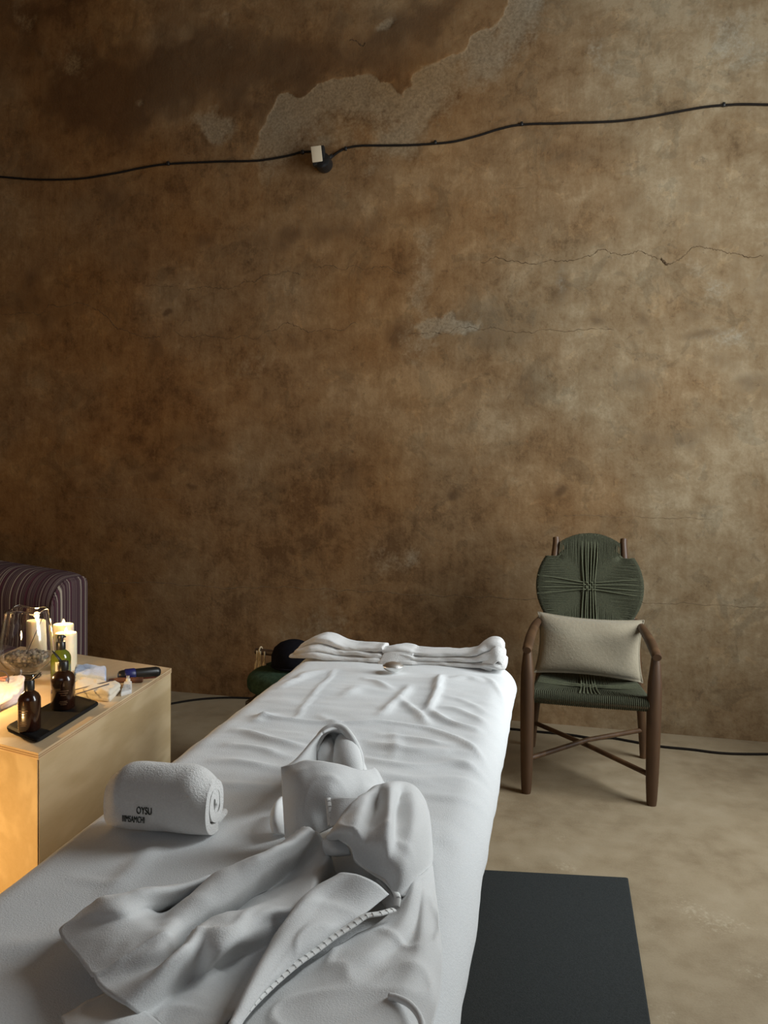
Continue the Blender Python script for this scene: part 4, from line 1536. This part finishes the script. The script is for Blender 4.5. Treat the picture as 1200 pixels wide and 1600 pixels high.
for k, (dx, L) in enumerate(((.018, .085), (.036, .09), (.058, .075))):
    a = r0 + dirr*dx + np.array([0, -.02, -.005])
    tm = MB()
    tm.add(tube([a + np.array([0, 0, .012]), a + np.array([0, 0, -.03])], .0035, 6))
    for j in range(7):
        an = 2*math.pi*j/7
        e = np.array([math.cos(an)*.009, math.sin(an)*.007, 0])
        tm.add(tube([a + np.array([0, 0, -.028]), a + e*.8 + np.array([0, 0, -.05]), a + e + np.array([0, 0, -L])], .0032, 5))
    obj('tassel', *tm.vf(), M['tassel'], TS)
# black cap on the cushion
bc = ony(452, 1026, gp[1] + .02)
CAPT = thing('black_cap', 'black rounded cap resting on the green cushion behind the bed', 'cap', (bc[0], bc[1], .542))
obj('crown', *lathe([(0.0, .116), (.030, .113), (.062, .101), (.086, .080), (.098, .048), (.098, .018), (.094, .002), (.086, .0), (.088, .03), (.06, .09), (0, .108)], 28, (bc[0] + .02, bc[1], .545)), M['felt'], CAPT)
obj('brim', *lathe([(.070, .0), (.098, -.002), (.102, .002), (.098, .006), (.070, .008)], 28, (bc[0] + .02, bc[1], .5445)), M['felt'], CAPT)

# ------------------------------------------------------------------ striped sofa at the left
SX1 = ony(135, 930, 3.86)[0] - .012
SF = thing('sofa', 'rounded sofa with maroon and cream striped upholstery at the left', 'sofa', (SX1 - 0.6, 3.5, 0))


def rounded_slab(x0, x1, y0, y1, z0, z1, r, nx=40, bulge=0.0, endr=0.10):
    """cross-section in y-z with a rounded top; stretched along x with softened ends"""
    prof = [(y0, z0), (y0, z0 + (z1-z0)*.4)]
    for a in np.linspace(math.pi, math.pi/2, 14):
        prof.append((y0 + .17 + .17*math.cos(a), z1 - .17 + .17*math.sin(a)))
    for a in np.linspace(math.pi/2, 0, 8):
        prof.append((y1 - .05 + .05*math.cos(a), z1 - .05 + .05*math.sin(a)))
    prof += [(y1, z0 + (z1-z0)*.4), (y1, z0)]
    prof = np.array(prof)
    cyz = np.array([(y0+y1)/2, z0])
    V = []
    xs = np.linspace(0, 1, nx)
    for s in xs:
        x = x0 + (x1-x0)*s
        e = (x1 - x) / endr
        dropz = 0.0
        k = 1.0
        if e < 1:
            dropz = (1 - math.sqrt(max(0, 1 - (1-e)**2))) * endr*0.22
            k = 1 - 0.02*(1-e)
        slope = (x - x1) * bulge
        for (y, z) in prof:
            f = (z - z0)/(z1 - z0)
            V.append((x, cyz[0] + (y - cyz[0])*k, z - (dropz + slope)*f))
    m = len(prof)
    Fc = gridfaces(m, nx)
    return V, Fc, m


V, Fc, m = rounded_slab(SX1 - 1.25, SX1, 3.56, 3.88, 0.15, 0.815, 0.13, 50, 0.10, 0.10)
Fc.append(tuple(range(m)))
obj('backrest', V, Fc, M['stripe_x'], SF)
ring = np.array(V[-m:])
V2 = [tuple(p + np.array([0.0, 0, 0])) for p in ring]
c0 = ring.mean(0)
for s, dx in ((.97, .012), (.86, .020), (.5, .024)):
    V2 += [tuple(c0 + (p - c0)*s + np.array([dx, 0, 0])) for p in ring]
Fc2 = []
for r in range(3):
    for k in range(m):
        Fc2.append((r*m + k, r*m + (k+1) % m, (r+1)*m + (k+1) % m, (r+1)*m + k))
Fc2.append(tuple(3*m + k for k in range(m)))
obj('side_panel', V2, Fc2, M['stripe_y'], SF)
obj('piping', *tube([tuple(p) for p in ring[1:-1]], 0.007, 6), M['stripe_y'], SF)
obj('seat_cushion', *pillow_box((SX1 - .66, 3.31, .36), (.56, .25, .09), 5), M['stripe_x'], SF)
obj('base', *rbox((SX1 - .64, 3.32, .19), (1.18, .48, .22), .02), M['stripe_x'], SF, auto=40)
for sx in (.1, 1.15):
    for sy in (3.14, 3.80):
        obj('foot', *tube([(SX1 - sx, sy, 0), (SX1 - sx, sy, .10)], [.018, .024], 10), M['darkwood'], SF, auto=40)

# ------------------------------------------------------------------ plywood box table
ZT = 0.58
nr, fr, fl, nl = [onz(*p, ZT) for p in ((60, 1177), (268, 1044), (120, 1022), (-12, 1159))]
u = (fr - nr) / np.linalg.norm(fr - nr)
dnear = (nl - nr) / np.linalg.norm(nl - nr)
dfar = (fl - fr) / np.linalg.norm(fl - fr)
fl2 = fr + dfar * 0.92
nl2 = nr + dnear * 0.80
BX = thing('plywood_box', 'pale plywood box table beside the bed carrying the candles and bottles', 'table', tuple(((nr + fr)/2 + dnear*.3)[:2]) + (0,))
top = [nr, fr, fl2, nl2]


def inset(poly, d):
    c = np.mean([p[:2] for p in poly], 0)
    out = []
    for p in poly:
        v = c - np.array(p[:2])
        out.append(np.array(p[:2]) + v/np.linalg.norm(v)*d)
    return out


tp = [np.array(p[:2]) for p in top]
obj('top_panel', *prism(tp, ZT - .019, ZT), M['ply_top'], BX, smooth=False)
ti = inset(top, 0.004)
for ply in range(2):
    zz = ZT - .0075 - ply*.006
    V, Fc = prism(inset(top, -0.0008), zz - .0012, zz + .0012)
    obj('ply_layer', V, Fc, M['bedwood'], BX, smooth=False)


def panel(a, b, name, mat, th=.018, z0=0.0, z1=ZT - .019, d=0.003):
    a, b = np.array(a[:2]), np.array(b[:2])
    t = (b - a)/np.linalg.norm(b - a)
    n = np.array([-t[1], t[0]])
    cen = np.mean(tp, 0)
    if n @ (cen - a) < 0:
        n = -n
    o_ = a + n*d
    p_ = b + n*d
    return obj(name, *prism([o_, p_, p_ + n*th - t*th, o_ + n*th + t*th], z0, z1), mat, BX, smooth=False)


panel(nr, fr, 'side_panel', M['ply'])
panel(nr, nl2, 'front_panel', M['ply'])
panel(fr, fl2, 'back_panel', M['ply'])
panel(nl2, fl2, 'side_panel', M['ply'])


def tz(px, py, h=0.0):
    return onz(px, py, ZT + h)


# ------------------------------------------------------------------ things on the box
def candle(px, py, r, h, label, flame_dx=0.0):
    p = tz(px, py)
    t = thing('pillar_candle', label, 'candle', tuple(p), 'lit pillar candles on the plywood box')
    obj('wax_body', *lathe([(0, 0), (r, 0), (r, h - .004), (r - .003, h), (r*.82, h - .003), (r*.6, h - .010), (0, h - .012)], 32, p), M['wax'], t, auto=50)
    f0 = np.array([p[0], p[1], p[2] + h - .012])
    obj('wick', *tube([f0, f0 + (0, 0, .008), f0 + (.001, 0, .014)], .0014, 6), M['wick'], t)
    obj('flame', *lathe([(0, 0), (.005, .003), (.0068, .008), (.006, .014), (.003, .021), (0, .026)], 14, f0 + (0.001, 0, .008)), M['flame'], t)
    l = bpy.data.lights.new('candle_light', 'POINT')
    l.energy = 1.1
    l.color = (1.0, 0.62, 0.26)
    l.shadow_soft_size = 0.012
    lo = bpy.data.objects.new('candle_light', l)
    lo.location = f0 + (0, 0, .035)
    COL.objects.link(lo)
    return t


candle(103, 1046, 0.042, 0.152, 'shorter cream pillar candle, nearest the green bottle, with small flame')
candle(99, 1031, 0.042, 0.156, 'cream pillar candle standing directly behind the shorter pillar candle')
candle(58, 1037, 0.042, 0.185, 'cream pillar candle standing behind the glass vase')

# the warm lamp on the floor and an added warm fill light over the left end of the box, outside the picture
for nm, loc, en, rad in (('warm_floor_lamp', (-1.82, 1.25, 0.32), 20.0, 0.05), ('warm_table_fill', (-1.90, 2.02, 0.80), 8.0, 0.025)):
    wl = bpy.data.lights.new(nm, 'POINT')
    wl.energy = en
    wl.color = (1.0, 0.60, 0.22)
    wl.shadow_soft_size = rad
    wlo = bpy.data.objects.new(nm, wl)
    wlo.location = loc
    COL.objects.link(wlo)

# glass hurricane vase with pebbles and a stick
p = tz(42, 1058)
VS = thing('glass_vase', 'clear glass hurricane vase with wavy rim and pebbles inside', 'vase', tuple(p))
out = [(0, 0), (.050, 0), (.053, .004), (.050, .010), (.043, .018), (.050, .028), (.078, .046), (.096, .072), (.101, .10), (.098, .14), (.090, .19), (.083, .235), (.080, .257), (.079, .266), (.0785, .2675)]
inn = [(.0770, .2675), (.0766, .266), (.0776, .257), (.0806, .235), (.0876, .19), (.0956, .14), (.0992, .10), (.0942, .074), (.0765, .0485), (.0485, .0300), (.0413, .0185), (.0478, .0105), (.0495, .0048), (.046, .0025), (0, .0022)]
wobf = lambda a, i: (0.005*math.sin(3*a) + 0.004*math.sin(5*a + 1)) * {11: .25, 12: .7, 13: 1, 14: 1, 15: 1, 16: 1, 17: .7, 18: .25}.get(i, 0)
obj('glass_body', *lathe(out + inn, 56, p, wob=wobf), M['glass'], VS)
rs = np.random.default_rng(11)
bm = bmesh.new()
bmesh.ops.create_icosphere(bm, subdivisions=1, radius=1)
ico_v = np.array([v.co for v in bm.verts])
ico_f = [tuple(v.index for v in f.verts) for f in bm.faces]
bm.free()
peb, pale_peb = MB(), MB()
for layer, (zl, rl) in enumerate(((.047, .048), (.060, .068), (.074, .082), (.087, .084))):
    for ring_r in (0.0, .018, .036, .054, .070):
        if ring_r > rl - .008:
            continue
        cnt = 1 if ring_r == 0 else int(2*math.pi*ring_r/.017)
        for k in range(cnt):
            a = 2*math.pi*k/cnt + layer
            tgt = pale_peb if (rs.random() < (.55 if math.sin(a + 2.2) > .2 else .12)) else peb
            sc = .0085 + .003*rs.random()
            S_ = np.array([sc, sc*(.8 + .3*rs.random()), sc*.75])
            rm = np.array(Matrix.Rotation(rs.random()*6, 3, 'Z') @ Matrix.Rotation(rs.random()*.6, 3, 'X'))
            V = (ico_v*S_) @ rm.T + p + np.array([ring_r*math.cos(a), ring_r*math.sin(a), zl + rs.random()*.006])
            tgt.add((V, ico_f))
PB = obj('pebbles', *peb.vf(), M['stone'], kind='stuff')
tag(PB, 'grey pebbles heaped in the bottom of the glass vase', 'pebbles')
obj('pale_pebbles', *pale_peb.vf(), M['stone_pale'], PB, kind='stuff')
st0, st1 = tz(66, 966, 0), None
a_ = p + np.array([-.005, .0, .085])
b_ = ony(66, 966, p[1] - .02)
IN = obj('incense_stick', *tube([a_, (a_ + b_)/2, b_], .0014, 6), M['needle'])
tag(IN, 'thin dark incense stick leaning inside the glass vase', 'incense')


# bottles
def bottle_profile(r, h, sh, nr_, nh):
    return [(0, 0), (r*.9, 0), (r, .004), (r, h - sh), (r*.97, h - sh*.75), (r*.80, h - sh*.35), (nr_*1.15, h - sh*.05), (nr_, h), (nr_, h + nh), (0, h + nh)]


def flip_bottle(px, py, r, h, label, lid_dir, base_h=0.0, sx=1.0):
    p = tz(px, py, base_h)
    t = thing('amber_bottle', label, 'bottle', tuple(p), 'amber bottles on the black tray')
    body = obj('bottle_body', *lathe(bottle_profile(r, h, .028, r*.42, .004), 32, p, sx=sx, rot=.25, power=2.6), M['amber_liquid'], t, auto=45)
    cz = p[2] + h + .003
    obj('cap', *lathe([(0, 0), (r*.47, 0), (r*.49, .003), (r*.49, .026), (r*.44, .029), (0, .029)], 24, (p[0], p[1], cz)), M['black'], t, auto=45)
    d = np.array(lid_dir)
    lid = [np.array([p[0], p[1], cz + .028]) + d*s + np.array([0, 0, k]) for s, k in ((r*.25, -.002), (r*.62, .006), (r*1.0, .014), (r*1.3, .019))]
    obj('flip_lid', *tube(lid, [r*.16, r*.20, r*.17, r*.08], 10, flat=.45), M['black'], t)
    return t, p


TH = 0.014
a1, pb1 = flip_bottle(46, 1140, .0300, .118, 'smaller amber bottle at the near end of the black tray', (.85, .25, .15), TH)
a2, pb2 = flip_bottle(98.5, 1106, .0355, .124, 'larger amber bottle at the far end of the black tray, lid raised', (-.75, -.2, .35), TH, 1.0)


def facing(p):
    n = np.array([-p[0], -p[1], 0.0])
    n /= np.linalg.norm(n)
    r = np.array([-n[1], n[0], 0.0])
    return n, r


def label_patch(p, r, z0, z1, w0, w1, mat, parent, name, off=.0006, pw=2.6, rot=.25):
    """curved patch following the bottle's body; w0..w1 = angles around from the viewer's direction"""
    n, rt = facing(p)
    base = math.atan2(n[1], n[0])
    V = []
    k = 10
    for i in range(2):
        for j in range(k + 1):
            a = base + w0 + (w1 - w0)*j/k
            b = a - rot
            m = (abs(math.cos(b))**pw + abs(math.sin(b))**pw) ** (-1/pw)
            R2 = r*m + off
            V.append((p[0] + R2*math.cos(a), p[1] + R2*math.sin(a), p[2] + (z0, z1)[i]))
    return obj(name, V, gridfaces(k+1, 2), mat, parent)


for t_, p_, r_, sh_ in ((a2, pb2, .0355, .05), (a1, pb1, .0300, -.55)):
    # drop-shaped mark and lines of print
    n_, rt_ = facing(p_)
    drop = label_patch(p_, r_, .080, .088, sh_ - .07, sh_ + .07, M['print'], t_, 'drop_mark')
    label_patch(p_, r_, .088, .093, sh_ - .03, sh_ + .03, M['print'], t_, 'drop_mark')
    for z_, w_, hh in ((.064, .50, .0022), (.057, .42, .0022), (.050, .25, .0018), (.030, .34, .0018), (.025, .38, .0018), (.020, .28, .0018)):
        label_patch(p_, r_, z_, z_ + hh, sh_ - w_, sh_ + w_*.8, M['print'], t_, 'printed_line')

p = tz(95, 1068)
GB = thing('green_bottle', 'green pump bottle with cream label and black cap beside the candles', 'bottle', tuple(p))
obj('bottle_body', *lathe(bottle_profile(.036, .130, .030, .016, .002), 32, p), M['green'], GB, auto=45)
obj('collar', *lathe([(0, 0), (.0165, 0), (.017, .002), (.017, .026), (.0145, .030), (0, .030)], 24, (p[0], p[1], p[2] + .131)), M['black'], GB, auto=45)
obj('pump_head', *lathe([(0, 0), (.0095, 0), (.0095, .012), (.0125, .014), (.0125, .024), (.011, .026), (0, .026)], 24, (p[0], p[1], p[2] + .160)), M['black'], GB, auto=45)
n_, rt_ = facing(p)
h0 = p + np.array([0, 0, .180])
obj('nozzle', *tube([h0, h0 + rt_*.012, h0 + rt_*.018 + (0, 0, -.003)], [.004, .0035, .003], 8), M['black'], GB)
label_patch(p, .036, .055, .090, -.55, .35, M['paper'], GB, 'label', pw=2.0, rot=0)

# black tray
ps = [tz(8, 1141), tz(58, 1163), tz(156, 1102), tz(108, 1088)]
poly = []
for i in range(4):
    a, b, c = ps[i-1][:2], ps[i][:2], ps[(i+1) % 4][:2]
    u_, v_ = (a-b)/np.linalg.norm(a-b), (c-b)/np.linalg.norm(c-b)
    rr_ = .022
    for tt in np.linspace(0, 1, 7):
        poly.append((1-tt)**2*(b + u_*rr_) + 2*tt*(1-tt)*b + tt*tt*(b + v_*rr_))
n = len(poly)
cc = np.mean(poly, 0)
V, Fc = [], []
lay = [(.94, 0.0), (1.0, .004), (1.0, .010), (.97, .0135), (.93, TH), (.90, TH - .0015)]
for s, z in lay:
    V += [(*(cc + (p_ - cc)*s), ZT + z) for p_ in poly]
for r in range(len(lay) - 1):
    for k in range(n):
        Fc.append((r*n + k, r*n + (k+1) % n, (r+1)*n + (k+1) % n, (r+1)*n + k))
Fc += [tuple(range(n)), tuple((len(lay)-1)*n + k for k in range(n))]
tag(obj('serving_tray', V, Fc, M['tray'], auto=35), 'long black tray with rounded corners under the two amber bottles', 'tray')


# folded washcloths
def soft_block(corners_px, h, zb=0.0, layers=3, seed=1, n=22, droop=.3, ridge=.003):
    """a folded cloth: quad footprint on the box top, layered edge, uneven soft top"""
    cs = [tz(*c_, zb)[:2] for c_ in corners_px]
    V, Fc = [], []
    m = 4*n
    loop = []
    for i in range(4):
        a, b = cs[i], cs[(i+1) % 4]
        for k in range(n):
            t_ = k/n
            loop.append(a*(1-t_) + b*t_)
    loop = np.array(loop)
    cen = loop.mean(0)
    # round the corners
    for _ in range(3):
        loop = (np.roll(loop, 1, 0) + loop*2 + np.roll(loop, -1, 0))/4
    zs = []
    nl_ = layers*4
    for i in range(nl_ + 1):
        f = i/nl_
        zs.append((h*f*.94, 1 - .035*abs(math.cos(f*layers*math.pi))**2))
    rings = [(z, s) for z, s in zs] + [(h*.98, .88), (h, .7), (h*1.0, .45), (h, .2)]
    for z, s in rings:
        for q_ in loop:
            xy = cen + (q_ - cen)*s
            dz = (fbm(np.array([xy[0]*25]), np.array([xy[1]*25]), 3, seed)[0] - .5) * h*droop*(z/h)
            V.append((xy[0], xy[1], ZT + zb + z + dz))
    for r in range(len(rings) - 1):
        for k in range(m):
            Fc.append((r*m + k, r*m + (k+1) % m, (r+1)*m + (k+1) % m, (r+1)*m + k))
    Fc.append(tuple(range(m)))
    Fc.append(tuple((len(rings)-1)*m + k for k in range(m)))
    return V, Fc


tag(obj('washcloth', *soft_block([(112, 1090), (172, 1098), (190, 1080), (126, 1070)], .036, 0, 2, 3, droop=.8), M['cream_cloth']), 'folded cream washcloth beside the larger amber bottle', 'washcloth')
tag(obj('blue_cloth', *soft_block([(114, 1066), (166, 1072), (166, 1054), (118, 1050)], .034, 0, 2, 5, droop=.5), M['blue_cloth']), 'pale blue folded cloth behind the cream washcloth', 'cloth')
tag(obj('crumpled_cloth', *soft_block([(188, 1089), (206, 1084), (206, 1070), (194, 1070)], .014, 0, 1, 9, droop=1.0), M['towel']), 'small crumpled white tissue at the end of the cream washcloth', 'tissue')
tag(obj('pale_pouch', *soft_block([(-14, 1118), (30, 1097), (40, 1070), (-5, 1074)], .030, 0, 3, 12, droop=1.1), M['pouch_cloth']), 'crumpled pale pinkish cloth pouch at the near left of the box', 'pouch')
for k, (a, b) in enumerate((((108, 1080), (176, 1063)), ((112, 1087), (172, 1068)))):
    a3, b3 = tz(*a, .038), tz(*b, .040)
    o = obj('thin_stick', *tube([a3, (a3+b3)/2, b3], .0016, 6), M['needle'])
    tag(o, ('upper' if k == 0 else 'lower') + ' of two thin dark sticks across the cream washcloth', 'stick')
a3, b3 = tz(170, 1063, .012), tz(223, 1062, .012)
tag(obj('brown_stick', *tube([a3, a3*.7 + b3*.3, b3], [.006, .010, .010], 10), M['brownstick'], auto=40), 'brown wooden stick lying near the dark pouch with the blue band', 'stick')
p = tz(200, 1071)
t = thing('small_vial', 'tiny pale vial standing beside the brown stick', 'vial', tuple(p))
obj('vial_body', *lathe([(0, 0), (.008, 0), (.0085, .002), (.0085, .024), (.006, .027), (0, .027)], 16, p), M['paper'], t, auto=45)
obj('vial_cap', *lathe([(0, 0), (.0065, 0), (.0065, .010), (0, .011)], 16, p + np.array([0, 0, .027])), M['steel'], t, auto=45)
# dark torch-like case with blue band
a3, b3 = tz(184, 1056, .022), tz(251, 1049, .022)
t = thing('dark_case', 'dark tubular case with blue band and red underside on the box corner', 'case', tuple((a3 + b3)/2 - np.array([0, 0, .022])))
q = [a3 + (b3 - a3)*f for f in (0, .03, .1, .3, .9, .97, 1)]
obj('case_body', *tube(q, [.010, .017, .020, .0205, .0205, .016, .008], 18), M['black'], t, auto=50)
q = [a3 + (b3 - a3)*f for f in (.15, .17, .38, .40)]
obj('blue_band', *tube(q, [.021, .0235, .0235, .021], 18), M['blue'], t, auto=50)
dv = np.array([0, -.010, -.014])
q = [a3 + (b3 - a3)*f + dv for f in (.5, .55, .92, .96)]
obj('red_strip', *tube(q, [.002, .006, .006, .002], 8), M['red'], t)
# steel ring of a pair of spectacles at the left edge
c3 = tz(0, 1063, .045)
n_, rt_ = facing(c3)
G = thing('spectacles', 'thin dark wire spectacles standing at the far left of the box', 'spectacles', tuple(c3))
up3 = np.array([0, 0, 1.0])
for s in (0, -1):
    cc3 = c3 + rt_*(s*.066)
    obj('rim', *tube([cc3 + rt_*.028*math.cos(a) + up3*(.034*math.sin(a)) for a in np.linspace(0, 2*math.pi, 33)], .0018, 6, False), M['needle'], G)
obj('bridge', *tube([c3 - rt_*.028, c3 - rt_*.033 + up3*.006, c3 - rt_*.038], .0016, 6), M['needle'], G)
obj('temple', *tube([c3 + rt_*.028 - up3*.0, c3 + rt_*.024 - n_*.05 - up3*.02, c3 + rt_*.02 - n_*.09 - up3*.042], .0015, 6), M['needle'], G)
p = tz(-2, 1078, .0)
pc = thing('pink_clip', 'small pinkish clip lying at the left edge of the box', 'clip', tuple(p + np.array([.012, 0, .03])))
obj('clip_arm', *rbox(p + np.array([.010, 0, .040]), (.034, .012, .008), .003, (0, .2, .5)), M['pink'], pc, auto=40)
obj('clip_arm', *rbox(p + np.array([.014, 0.004, .047]), (.030, .010, .006), .002, (0, -.1, .5)), M['pink'], pc, auto=40)
